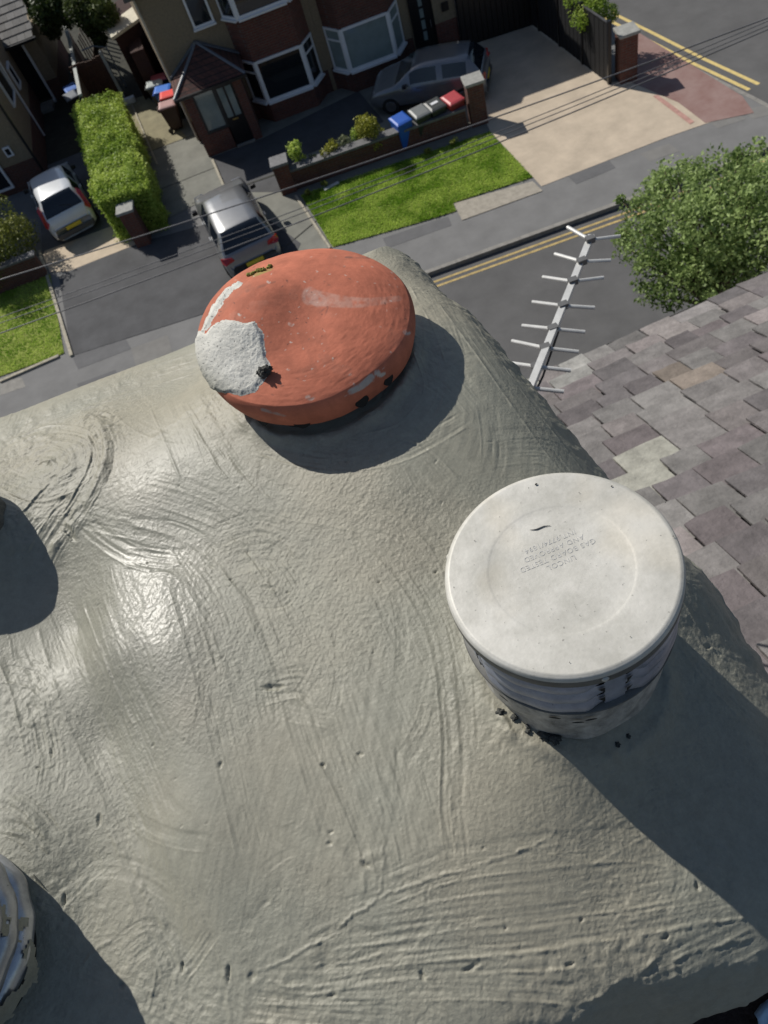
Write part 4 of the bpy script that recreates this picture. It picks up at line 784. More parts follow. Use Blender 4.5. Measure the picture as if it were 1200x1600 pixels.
# ------------------------------------------------------------------ aluminium gas terminal
def ring_noise(a, seed, amp): return amp*math.sin(a*3+seed)+amp*.6*math.sin(a*7+seed*2)
ZT = H-.600; CX, CY = .088, .309; _o = at(875, 886, ZT)-at(882, 895, ZT); CX += _o.x; CY += _o.y
term = thing('flue_terminal', 'round silver metal gas flue terminal with stamped lid and louvred sides', 'flue terminal', (CX, CY, ZT-.165))
M_ALU = None
def alu_mat(name, c1, c2, rough, metal, scratch=True):
    m, t, b = nodes_of(name); N = t.nodes; L = t.links
    tc = N.new('ShaderNodeTexCoord')
    nz = N.new('ShaderNodeTexNoise'); nz.inputs['Scale'].default_value = 16; nz.inputs['Detail'].default_value = 9; nz.inputs['Roughness'].default_value = .72; L.new(tc.outputs['Object'], nz.inputs['Vector'])
    cr = N.new('ShaderNodeValToRGB'); cr.color_ramp.elements[0].position = .38; cr.color_ramp.elements[1].position = .62; cr.color_ramp.elements[0].color = (*c1, 1); cr.color_ramp.elements[1].color = (*c2, 1)
    L.new(nz.outputs['Fac'], cr.inputs[0])
    n4 = N.new('ShaderNodeTexNoise'); n4.inputs['Scale'].default_value = 6; n4.inputs['Detail'].default_value = 3; L.new(tc.outputs['Object'], n4.inputs['Vector'])
    w4 = N.new('ShaderNodeMapRange'); w4.inputs[1].default_value = .52; w4.inputs[2].default_value = .75; L.new(n4.outputs['Fac'], w4.inputs[0])
    wm = N.new('ShaderNodeMix'); wm.data_type = 'RGBA'; wm.blend_type = 'MULTIPLY'; wm.inputs['B'].default_value = (1.0, .90, .72, 1); L.new(w4.outputs[0], wm.inputs['Factor']); L.new(cr.outputs[0], wm.inputs['A'])
    n5 = N.new('ShaderNodeTexNoise'); n5.inputs['Scale'].default_value = 260; n5.inputs['Detail'].default_value = 3; L.new(tc.outputs['Object'], n5.inputs['Vector'])
    sp = N.new('ShaderNodeMapRange'); sp.inputs[1].default_value = .68; sp.inputs[2].default_value = .74; sp.inputs[3].default_value = 1; sp.inputs[4].default_value = .55; L.new(n5.outputs['Fac'], sp.inputs[0])
    s2 = N.new('ShaderNodeVectorMath'); s2.operation = 'SCALE'; L.new(wm.outputs['Result'], s2.inputs[0]); L.new(sp.outputs[0], s2.inputs['Scale'])
    L.new(s2.outputs[0], b.inputs['Base Color']); b.inputs['Metallic'].default_value = metal; b.inputs['Roughness'].default_value = rough
    bp = N.new('ShaderNodeBump'); bp.inputs['Strength'].default_value = .25; bp.inputs['Distance'].default_value = .0006; L.new(n5.outputs['Fac'], bp.inputs['Height']); L.new(bp.outputs[0], b.inputs['Normal'])
    MATS[name] = m; return m
M_LID = alu_mat('weathered_aluminium', (.46, .45, .405), (.64, .625, .575), .55, .12)
M_LOUV = alu_mat('louvre_aluminium', (.24, .26, .32), (.44, .47, .55), .38, .45)
M_DARKIN = mat('unlit_interior', (.012, .012, .012), .9)  # near-black colour stands for the shade inside drum, slits and holes
# lid: pressed disc with a rolled rim, shallow step round the middle, downturned skirt
prof = [(.0, -.0004), (.030, -.0004), (.0600, -.0004), (.0622, -.0001), (.0650, .0000), (.080, .0002), (.092, .0002), (.0955, .0002), (.0985, -.0016), (.0996, -.0040), (.1000, -.0062)]
fine = []
for (a, b) in zip(prof[:-1], prof[1:]):
    k = 3
    for i in range(k): fine.append((a[0]+(b[0]-a[0])*i/k, a[1]+(b[1]-a[1])*i/k))
fine.append(prof[-1])
lb = MB().lathe([(max(r_, 1e-4), ZT+z) for r_, z in fine], 160, (CX, CY))
lid = lb.build('lid', M_LID, term, smooth=True)
M_SKIRT = mat('shade_darkened_metal', (.125, .125, .118), .6, .2, var=.3, scale=40, bump=.2, bscale=300, bdist=.0005)  # side shade put into the colour: darker metal for skirt and flange
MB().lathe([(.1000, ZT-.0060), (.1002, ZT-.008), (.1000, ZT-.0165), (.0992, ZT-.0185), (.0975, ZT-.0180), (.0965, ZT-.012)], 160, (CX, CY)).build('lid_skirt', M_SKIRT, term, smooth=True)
# stamped lettering on the lid (read from the far side)
M_STAMP = mat('stamped_letters', (.46, .46, .445), .6, .3, var=.15, scale=300)
def text_mesh(name, body, size, ext, m, parent, world, rot):
    cu = bpy.data.curves.new(name+'_c', 'FONT'); cu.body = body; cu.size = size; cu.extrude = ext; cu.align_x = 'CENTER'; cu.align_y = 'CENTER'; cu.space_character = 1.12; cu.space_line = 1.12
    o = bpy.data.objects.new(name+'_c', cu); COL.objects.link(o)
    dg = bpy.context.evaluated_depsgraph_get(); me = bpy.data.meshes.new_from_object(o.evaluated_get(dg)); bpy.data.objects.remove(o); me.name = name
    me.transform(base_matrix(parent).inverted() @ Matrix.Translation(world) @ Matrix.Rotation(rot, 4, 'Z')); me.materials.clear()
    return mesh_obj(name, me, m, parent)
tc_ = at(868, 862, ZT); ta = at(908, 862, ZT); tb = at(832, 893, ZT)
drot = math.atan2(tb.y-ta.y, tb.x-ta.x)
txt = text_mesh('stamped_text', 'LINCOL\nGAS BOARD TESTED\nAND APPROVED\nINT 9774/1894', .0068, .00018, M_STAMP, lid, Vector((tc_.x, tc_.y, ZT-.0003)), drot)
# scratch, specks of mortar on the lid
mk = MB(); p0 = [at(x, y, ZT+.0004) for x, y in ((828, 828), (838, 827), (850, 822), (860, 821))]; mk.tube(p0, [.0002, .0006, .0005, .0002], 6)
mk.build('scratch', mat('scratch_dark', (.12, .12, .12), .7), lid)
M_SPECK = mat('dark_mortar_speck', (.05, .05, .045), .8, scale=200)
mk = MB()
for x, y, r_ in ((838, 757, .0016), (956, 760, .0011), (890, 1035, .0006), (1040, 785, .0008), (1052, 838, .0008), (742, 845, .0006), (985, 995, .0006), (905, 770, .0006)):
    p = at(x, y, ZT+.001)
    r_ *= .7; MB().tube([p+Vector((-r_, 0, 0)), p+Vector((0, r_*.3, r_*.5)), p+Vector((r_, r_*.4, 0))], [r_*.5, r_*.8, r_*.3], 6).build('mortar_speck', M_SPECK, lid)
# louvred wall: inner dark drum, three runs of three bulging slats with uprights between
mk = MB().lathe([(.078, ZT-.014), (.078, ZT-.115)], 64, (CX, CY)); mk.build('inner_drum', M_DARKIN, term, smooth=True)
slatA = [(205, 262), (-82+0, -25), (282, 338), (345, 398), (130, 190), (60, 118), (0, 50)]
secs = [(197, 270), (282, 352), (4, 80), (92, 185)]
for a0, a1 in secs:
    sm = MB()
    for k in range(3):
        zt = ZT-.0185-k*.0225; n = 40
        rowz = []
        pf = [(0, .0), (.35, -.0035), (.9, -.009), (1, -.015), (.9, -.019), (.55, -.0215)]
        vs = []
        for j in range(n+1):
            s = j/n; e = min(1, min(s, 1-s)*n*.16); e = e*e*(3-2*e); a = R(a0+(a1-a0)*s)
            for q, dz_ in pf:
                r_ = .0925+.0062*q*e+.0004*math.sin(j*.5+k); vs.append((CX+r_*math.cos(a), CY+r_*math.sin(a), zt+dz_*(.8+.2*e)))
        m_ = len(pf); sm.add(vs, [(j*m_+i, (j+1)*m_+i, (j+1)*m_+i+1, j*m_+i+1) for j in range(n) for i in range(m_-1)])
    o = sm.build('louvre', M_LOUV, term, smooth=True)
for (a1, a2) in ((270, 282), (352, 364), (80, 92), (185, 190.5), (192.5, 197)):
    MB().lathe([(.0895, ZT-.0865), (.0930, ZT-.0865), (.0930, ZT-.016), (.0895, ZT-.016)], 6, (CX, CY), a0=R(a1), a1=R(a2)).build('upright', M_LOUV, term)
# bottom flange and spigot collar
mk = MB().lathe([(.088, ZT-.0862), (.0978, ZT-.0868), (.0986, ZT-.0878), (.0978, ZT-.0888), (.086, ZT-.0895)], 128, (CX, CY)); mk.build('flange', M_SKIRT, term, smooth=True)
for a_, sg in ((197, 1), (270, -1), (282, 1), (352, -1), (185, -1)):
    for k in range(3):
        zz = ZT-.0205-k*.0222; r_ = .0950; pt = lambda aa, z_: (CX+r_*math.cos(R(aa)), CY+r_*math.sin(R(aa)), z_)
        MB().add([pt(a_, zz-.001), pt(a_, zz-.0125), pt(a_+sg*3.6, zz-.0015)], [(0, 1, 2)]).build('vent_slit', M_DARKIN, term)
M_COLLAR = attr_mat('dirty_collar', .6, .3, .60, 45, .6, 160, bdist=.0015)
vs = []; n = 160; rows = 12; fs = []
for i in range(rows):
    for j in range(n):
        a = 2*math.pi*j/n; r_ = .0925+.0016*math.sin(a*2+i*.2)+.0012*math.sin(a*9+i) + .003*(i/rows)*math.sin(a*3+1); vs.append((CX+r_*math.cos(a), CY+r_*math.sin(a), ZT-.090-i*.0075+.0015*math.sin(a*5+i)))
mk = MB().add(vs, [tuple(q) for q in gridfaces(rows, n, True)], (.38, .37, .345)); mk.build('collar', M_COLLAR, term, smooth=True)
mk = MB()
for a, zz in ((262, -.112), (255, -.116), (243, -.106), (213, -.110)):
    a = R(a); c = Vector((CX+.0930*math.cos(a), CY+.0930*math.sin(a), ZT+zz)); nrm = Vector((math.cos(a), math.sin(a), 0)); sd = Vector((-math.sin(a), math.cos(a), 0))
    pts = [c+nrm*.003+(sd*math.cos(q)*.0055+Vector((0, 0, 1))*math.sin(q)*.0022) for q in np.linspace(0, 2*math.pi, 16, endpoint=False)]
    MB().add(pts, [tuple(range(16))]).build('slot_hole', M_DARKIN, term)
mk = MB()
for a, zz in ((269, -.0095), (150, -.0095), (30, -.0095)):
    a = R(a); nrm = Vector((math.cos(a), math.sin(a), 0)); c = Vector((CX, CY, ZT+zz))+nrm*.0995
    MB().tube([c, c+nrm*.0014, c+nrm*.0024], [.0034, .0030, .0014], 14).build('rivet', M_LID, term, smooth=True)
# dark blobs that stand in for the shaded cavity round the foot
def blob(mb, c, r_, seed, flat=.6, n=10):
    rr = random.Random(seed); vs = []; fs = []
    ox, oy, oz = rr.random()*9, rr.random()*9, rr.random()*9
    for i in range(n+1):
        th = math.pi*i/n
        for j in range(2*n):
            ph = math.pi*j/n; d = Vector((math.sin(th)*math.cos(ph), math.sin(th)*math.sin(ph), math.cos(th)))
            k = 1+.35*math.sin(d.x*4+ox)*math.cos(d.y*5+oy)+.22*math.sin(d.z*9+oz+d.x*6)+.12*math.sin(d.y*17+ox)
            vs.append((c[0]+d.x*r_*k, c[1]+d.y*r_*k, c[2]+d.z*r_*k*flat))
    mb.add(vs, [tuple(q) for q in gridfaces(n+1, 2*n, True)])
M_CEM = MATS['wet_cement']
M_LUMP = mat('dark_mortar_and_cavity', (.055, .056, .05), .85, var=.5, scale=120, bump=.6, bscale=400, bdist=.001)  # mortar of the hood lump, also painted shade of the foot cavity
mk = MB(); rb = random.Random(6)
def surf(x, y):
    u = x*EX[0]+y*EX[1]; v = x*EY[0]+y*EY[1]; return H-float(hbase(np.array([u]), np.array([v]))[0])
for k in range(11):
    a = R(rb.uniform(203, 252)); rr_ = .0945+rb.uniform(0, .006); x = CX+rr_*math.cos(a); y = CY+rr_*math.sin(a)
    mk = MB(); blob(mk, (x, y, surf(x, y)+.001), rb.uniform(.0014, .0042), k, .6, 9); mk.build('cavity_blob', M_LUMP, term, smooth=True)
for k in range(2):
    a = R(rb.uniform(262, 300)); rr_ = .0945+rb.uniform(0, .005); x = CX+rr_*math.cos(a); y = CY+rr_*math.sin(a)
    mk = MB(); blob(mk, (x, y, surf(x, y)+.0005), rb.uniform(.0012, .003), k+40, .5, 8); mk.build('cavity_blob', M_LUMP, term, smooth=True)

# ------------------------------------------------------------------ clay hood
HX, HY = -.076, .772; HZ = H-.640; HR = .135
hood = thing('clay_hood', 'round terracotta chimney hood with pale mortar patch and dark lump', 'chimney pot', (HX, HY, HZ-.09))
def hood_top(x, y):
    """height of the domed top above the rim plane at local x, y"""
    r_ = np.hypot(x, y)/HR
    z = .022*(1-np.clip(r_, 0, 1)**2.2)+.011*np.clip(y/HR, -.4, 1)
    z = z+.016*np.exp(-(((x+.045)/.055)**2+((y-.035)/.05)**2))+.010*np.exp(-(((x+.075)/.05)**2+((y+.015)/.05)**2))
    z = z-.007*np.exp(-(((x-.010)/.035)**2+((y+.010)/.05)**2))
    z = z-.07*x*0-.028*(x/HR)*np.clip(r_, 0, 1)*.5
    return z+.0006*fbm(x*25+5, y*25, 2001, 3)
def hood_pt(th, s):
    """s in 0..1 across the top to the shoulder, 1..2 down the skirt"""
    rr = HR*(1+.018*np.sin(2*th+.6)+.010*np.sin(3*th+1.2)+.004*np.sin(7*th))
    top = s <= 1
    k = np.clip(s, 0, 1); rad = np.where(top, rr*(1-(1-k)**1.0)*.975, rr*.975)
    q = np.clip(s-1, 0, 1)
    # shoulder rounding then skirt
    rad = np.where(~top, rr*(.975+.025*np.sin(np.clip(q/.22, 0, 1)*math.pi/2))-rr*.055*np.clip((q-.3)/.7, 0, 1)**1.5, rad)
    x = rad*np.cos(th); y = rad*np.sin(th)
    zt = hood_top(x, y)
    xe = rr*.975*np.cos(th); ye = rr*.975*np.sin(th)
    z = np.where(top, zt-.004*k**10, hood_top(xe, ye)-.004-.037*q-.004*(1-np.cos(np.clip(q/.22, 0, 1)*math.pi/2)))
    return HX+x, HY+y, HZ+z
def hood_pixuv(px, py):
    p = at(px, py, HZ+.01); return p.x-HX, p.y-HY
NT, NS = 420, 230
ths = np.linspace(0, 2*math.pi, NT, endpoint=False); sv = np.r_[np.linspace(0.004, 1, 170), np.linspace(1.012, 2, 60)]
SG, TG = np.meshgrid(sv, ths, indexing='ij'); hx, hy, hz = hood_pt(TG, SG)
hz = hz+.0004*fbm(TG*60/6.28, SG*40, 2100, 3)*ss(.3, .8, SG)+.0002*fbm(hx*300, hy*300, 2110, 2)
lx = hx-HX; ly = hy-HY
col = np.zeros((NS, NT, 3)); base = np.array([.46, .148, .088])
nzc = fbm(lx*40, ly*40, 2200, 5)+.0; n2_ = fbm(lx*8+2, ly*8, 2210, 4)
col[:] = base; col *= (1+.26*nzc+.34*n2_)[..., None]
def _cam_px(x, y, z):
    c = [x*_X[k]+y*_Y[k]+(z-H)*_u[k] for k in range(3)]; return 600+F*c[0]/-c[2], 800-F*c[1]/-c[2]
hpx, hpy = _cam_px(hx, hy, hz)
def smear(path, w0, w1, c, al, seed):
    global col
    P_ = hpx.ravel(); Q_ = hpy.ravel(); idx, d, sd, ar, tot = _poly_dist(P_, Q_, path, max(w0, w1)*2)
    if len(idx) == 0: return
    t = ar/tot; wd = (w0+(w1-w0)*t)/2; a_ = ss(1.15, .8, d/wd)*al*np.clip(.75+1.2*fbm(P_[idx]*.15, Q_[idx]*.15, seed, 3), 0, 1)
    # trick-free stain: colour stays on the clay
    f_ = col.reshape(-1, 3); f_[idx] = f_[idx]*(1-a_[:, None])+np.array(c)*a_[:, None]; col = f_.reshape(NS, NT, 3)
smear([(455, 470), (478, 492), (492, 530), (500, 560)], 60, 34, (.27, .095, .06), .30, 21); smear([(400, 450), (420, 470), (440, 465)], 30, 20, (.30, .11, .07), .25, 22); smear([(330, 500), (350, 470), (385, 445)], 22, 14, (.34, .15, .10), .35, 23); smear([(520, 400), (580, 402), (620, 430)], 12, 8, (.28, .11, .07), .30, 24)
for k in range(14):
    rr_ = random.Random(900+k); x = rr_.uniform(340, 620); y = rr_.uniform(400, 600); smear([(x, y), (x+rr_.uniform(-30, 30), y+rr_.uniform(-14, 14))], rr_.uniform(8, 24), rr_.uniform(4, 14), rr_.choice([(.30, .11, .07), (.52, .23, .16), (.36, .15, .10)]), .28, 40+k)
smear([(484, 464), (520, 470), (570, 474), (624, 466)], 26, 8, (.50, .30, .24), .6, 1)
smear([(484, 460), (492, 466), (500, 470)], 24, 22, (.50, .33, .28), .5, 2)
for (x, y, r_) in ((455, 507, 6), (375, 492, 4), (420, 441, 4), (485, 622, 8), (636, 520, 7), (594, 584, 10), (455, 535, 2.5), (540, 430, 2), (610, 470, 2), (450, 578, 3), (520, 560, 2)):
    smear([(x-r_*.5, y-r_*.2), (x+r_*.1, y+r_*.3), (x+r_*.6, y)], r_*.9, r_*.5, (.55, .52, .47), .85, int(x))
smear([(548, 612), (565, 604), (580, 590)], 9, 12, (.48, .47, .44), .85, 7)
smear([(410, 640), (445, 650)], 5, 3, (.4, .38, .35), .6, 9)
smear([(540, 402), (600, 404)], 3, 2, (.10, .07, .06), .6, 10)
smear([(395, 430), (425, 419)], 7, 6, (.30, .26, .08), .8, 11)
smear([(500, 488), (515, 475), (505, 500)], 3, 2, (.2, .08, .06), .6, 12)
smear([(385, 455), (430, 440)], 5, 3, (.22, .10, .07), .5, 14)
for k in range(160):
    rr_ = random.Random(k); x = rr_.uniform(320, 640); y = rr_.uniform(395, 620); c = random.choice([(.12, .06, .05), (.55, .38, .32), (.2, .1, .07), (.5, .45, .4)])
    smear([(x, y), (x+rr_.uniform(-3, 3), y+rr_.uniform(-2, 2))], rr_.uniform(1.2, 2.6), 1.2, c, .7, k)
V = np.stack([hx.ravel(), hy.ravel(), hz.ravel()], 1); Fh = gridfaces(NS, NT, True)[:, ::-1]
ctr = V[:NT].mean(0); V = np.r_[V, ctr[None]]; i = np.arange(NT)
tri = np.stack([np.full(NT, len(V)-1), i, (i+1) % NT, (i+1) % NT], 1)
cols = np.r_[col.reshape(-1, 3), col[0, 0][None]]
# centre: fill with quads folded to the hub
me = bpy.data.meshes.new('hood_shell')
allf = [tuple(q) for q in Fh]+[(len(V)-1, int(a), int((a+1) % NT)) for a in i]
me.from_pydata([tuple(p) for p in V], [], allf)
ca = me.color_attributes.new('Col', 'FLOAT_COLOR', 'POINT'); c4 = np.ones((len(V), 4), np.float32); c4[:, :3] = np.clip(cols, 0, 1); ca.data.foreach_set('color', c4.ravel())
me.transform(base_matrix(hood).inverted()); me.update()
M_CLAY = attr_mat('terracotta', .80, 0, .14, 60, .35, 700, spec=.3, bdist=.0006)
shell = mesh_obj('hood_shell', me, M_CLAY, hood, True)
so_ = shell.modifiers.new('t', 'SOLIDIFY'); so_.thickness = .012; so_.offset = -1
# mortar patch: a thin skin over the shoulder of the hood, ragged outline
PATCH = [(322, 520), (340, 503), (352, 500), (385, 503), (400, 499), (412, 522), (416, 560), (422, 575), (410, 596), (398, 612), (378, 618), (350, 615), (322, 606), (306, 588), (299, 562), (303, 530), (311, 516)]
def in_poly(px, py, poly):
    ins = np.zeros(px.shape, bool); n = len(poly)
    for i in range(n):
        x0, y0 = poly[i]; x1, y1 = poly[(i+1) % n]
        c = ((y0 > py) != (y1 > py)) & (px < (x1-x0)*(py-y0)/(y1-y0+1e-9)+x0); ins ^= c
    return ins
def poly_dist(px, py, poly):
    d = np.full(px.shape, 1e9); n = len(poly)
    for i in range(n):
        a = np.array(poly[i], float); b = np.array(poly[(i+1) % n], float); e = b-a; t = np.clip(((px-a[0])*e[0]+(py-a[1])*e[1])/(e@e), 0, 1)
        d = np.minimum(d, np.hypot(px-a[0]-t*e[0], py-a[1]-t*e[1]))
    return np.where(in_poly(px, py, poly), d, -d)
s2 = np.linspace(.30, 1.75, 330); t2 = np.linspace(R(130), R(262), 380)
S2, T2 = np.meshgrid(s2, t2, indexing='ij'); x2, y2, z2 = hood_pt(T2, S2); q2x, q2y = _cam_px(x2, y2, z2)
dd = poly_dist(q2x, q2y, PATCH)+5*fbm(q2x*.05, q2y*.05, 2300, 4)
dd2 = poly_dist(q2x, q2y, [(312, 520), (330, 480), (352, 452), (385, 428), (394, 432), (360, 458), (338, 490), (328, 512), (318, 522)])+2*fbm(q2x*.08, q2y*.08, 2310, 3)
dd = np.maximum(dd, dd2)
lift = .0030*ss(0, 7, dd)*(1+.5*fbm(q2x*.05, q2y*.05, 2400, 4))+.0007*fbm(q2x*.25, q2y*.25, 2410, 3)-.0015*ss(0, -2, dd)
nrm = np.stack([np.cos(T2)*ss(.85, 1.15, S2), np.sin(T2)*ss(.85, 1.15, S2), 1-.9*ss(.9, 1.2, S2)], -1); nrm /= np.linalg.norm(nrm, axis=-1, keepdims=True)
P2 = np.stack([x2, y2, z2], -1)+nrm*(lift+.0002)[..., None]
Fp = gridfaces(*S2.shape); keep = (dd.ravel()[Fp] > -1.2).all(1); Fp = Fp[keep][:, ::-1]
pc = np.clip(np.array([.56, .552, .505])*(1+.16*fbm(q2x*.06, q2y*.06, 2500, 4))[..., None], 0, 1)
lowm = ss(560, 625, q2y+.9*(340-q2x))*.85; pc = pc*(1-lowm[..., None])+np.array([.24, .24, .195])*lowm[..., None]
spk = (fbm(q2x*.5, q2y*.5, 2510, 2) > .40)
pc[spk] *= .45
me = np_mesh('mortar_patch', P2.reshape(-1, 3), Fp, pc.reshape(-1, 3)); me.transform(base_matrix(hood).inverted())
mesh_obj('mortar_patch', me, attr_mat('pale_mortar', .85, 0, .10, 60, .6, 500, spec=.3, bdist=.0012), hood, True)['label'] = 'pale whitish mortar smeared over the left shoulder'
lp = at(413, 581, HZ+.018); mk = MB(); blob(mk, lp, .0058, 31, .9, 20); blob(mk, lp+Vector((.005, .001, .001)), .0045, 33, .9, 18); blob(mk, lp+Vector((-.004, .002, 0)), .0042, 35, .9, 16)
tag(mk.build('mortar_lump', M_LUMP, None, smooth=True), 'small dark crumb of mortar stuck on the pale patch of the terracotta hood', 'mortar lump')
# moss on the far rim
mk = MB()
for k in range(26):
    rr_ = random.Random(k+50); x = rr_.uniform(388, 424); y = 433-(x-388)*.42+rr_.uniform(-2, 4); p_ = at(x, y, HZ+.024); blob(mk, (p_.x, p_.y, HZ+float(hood_top(np.array([p_.x-HX]), np.array([p_.y-HY]))[0])+.001), rr_.uniform(.0012, .0028), k, .9, 6)
tag(mk.build('moss', mat('yellow_moss', (.24, .22, .05), .9, var=.5, scale=300), None, smooth=True), 'small tuft of yellow moss on the far rim of the terracotta hood', 'moss')
# neck below the hood with vent holes, sunk in cement
M_NECK = mat('neck_clay', (.07, .06, .05), .9, var=.4, scale=40, bump=.5, bscale=200, bdist=.002)
vs = []; n = 120; rows = 8
for i in range(rows):
    for j in range(n):
        a = 2*math.pi*j/n; r_ = .108+.003*math.sin(3*a+i*.3)+.002*math.sin(11*a+i); vs.append((HX+r_*math.cos(a), HY+r_*math.sin(a), HZ-.018-.010*i))
MB().add(vs, [tuple(q) for q in gridfaces(rows, n, True)]).build('neck', M_NECK, hood, smooth=True)
mk = MB()
for px_, py_, sx in ((466, 655, .017), (402, 652, .012), (566, 622, .015), (615, 588, .013)):
    p = at(px_, py_, HZ-.028); a = math.atan2(p.y-HY, p.x-HX); sd = Vector((-math.sin(a), math.cos(a), 0)); nr = Vector((math.cos(a), math.sin(a), 0)); c = Vector((HX, HY, HZ-.040))+nr*(HR*.955)
    pts = [c+sd*sx*.62*math.cos(q)+Vector((0, 0, 1))*.0075*math.sin(q)*(1+.2*math.sin(3*q))+nr*.0012 for q in np.linspace(0, 2*math.pi, 18, endpoint=False)]
    bk = [q_-nr*.006 for q_ in pts]; MB().add(pts+bk, [tuple(range(18))]+[(i, (i+1) % 18, 18+(i+1) % 18, 18+i) for i in range(18)]).build('vent_hole', M_DARKIN, hood)

# ------------------------------------------------------------------ the two terminals at the left edge
def side_pot(name, label, cat, wx, wy, zt, rad, m1, seed, metal=False):
    t = thing(name, label, cat, (wx, wy, zt-.15))
    vs = []; n = 140; rows = 26
    for i in range(rows):
        for j in range(n):
            a = 2*math.pi*j/n; q = i/(rows-1)
            r_ = rad*(.93+.07*q)+.004*math.sin(4*a+seed)+.003*math.sin(9*a+i*.6+seed)*q+.0035*math.sin(17*a+3*i)*math.sin(i*.9)*.6
            vs.append((wx+r_*math.cos(a), wy+r_*math.sin(a), zt-.17*q))
    o = MB().add(vs, [tuple(q) for q in gridfaces(rows, n, True)]).build('body', m1, t, smooth=True)
    return t
lp1 = pix_uvh(-145, 780, .65); w1 = uv2w(*lp1, 0)
pot1 = side_pot('chimney_pot', 'rough mortar-caked chimney pot at the left edge throwing a round shadow', 'chimney pot', w1[0]-.01, w1[1]-.01, H-.665, .098, mat('caked_mortar', (.11, .11, .098), .85, var=.4, scale=60, bump=.8, bscale=160, bdist=.004), 2)
mk = MB().lathe([(.001, H-.660), (.05, H-.659), (.085, H-.662), (.095, H-.668), (.096, H-.672), (.092, H-.676)], 80, (w1[0]-.01, w1[1]-.01)); mk.build('rim', M_NECK, pot1, smooth=True)
w2 = at(-214, 1480, H-.640)
M_WHITE_AL = alu_mat('smeared_aluminium', (.36, .37, .40), (.60, .62, .66), .30, .75)
pot2 = thing('louvred_flue_terminal', 'cement-smeared silver louvred terminal cut off at the lower left edge', 'flue terminal', (w2.x, w2.y, H-.78))
rp2 = .082
for k in range(4):
    zt = H-.648-k*.025; vs = []; n = 120; pf = [(0, 0), (.5, -.004), (1, -.012), (.9, -.019), (.2, -.024)]
    for j in range(n):
        a = 2*math.pi*j/n
        for q, dz_ in pf:
            r_ = rp2+.004+.009*q+.0012*math.sin(a*6+k)+.0008*math.sin(a*15+2*k); vs.append((w2.x+r_*math.cos(a), w2.y+r_*math.sin(a), zt+dz_+.002*math.sin(a*3+k)))
    m_ = len(pf); MB().add(vs, [(j*m_+i, ((j+1) % n)*m_+i, ((j+1) % n)*m_+i+1, j*m_+i+1) for j in range(n) for i in range(m_-1)]).build('louvre', M_WHITE_AL, pot2, smooth=True)
MB().lathe([(rp2-.004, H-.64), (rp2-.004, H-.79)], 64, (w2.x, w2.y)).build('inner_drum', M_DARKIN, pot2, smooth=True)
MB().lathe([(.001, H-.632), (.06, H-.631), (.083, H-.633), (.087, H-.638), (.087, H-.650), (.084, H-.652)], 96, (w2.x, w2.y)).build('lid', M_WHITE_AL, pot2, smooth=True)
# cement smears clinging to it
vs = []; n = 150; rows = 22; seed = 3
TT, QQ = np.meshgrid(np.linspace(-math.pi, math.pi, 300), np.linspace(0, 1, 60), indexing='ij')
rr_ = rp2+.0125+.004*fbm(TT*3, QQ*3, 2600, 4)+.004*QQ**2; msk = fbm(TT*2.6+4, QQ*3.5, 2610, 4)+.45*QQ-.28
Pp = np.stack([w2.x+rr_*np.cos(TT), w2.y+rr_*np.sin(TT), H-.655-.13*QQ], -1); Fp = gridfaces(*TT.shape); Fp = Fp[(msk.ravel()[Fp] > 0.24).all(1)]
me = np_mesh('mortar_smear', Pp.reshape(-1, 3), Fp, np.stack([0*TT+.3, 0*TT+.5, 0*TT+1], -1).reshape(-1, 3)); me.transform(base_matrix(pot2).inverted()); mesh_obj('mortar_smear', me, M_CEM, pot2, True)

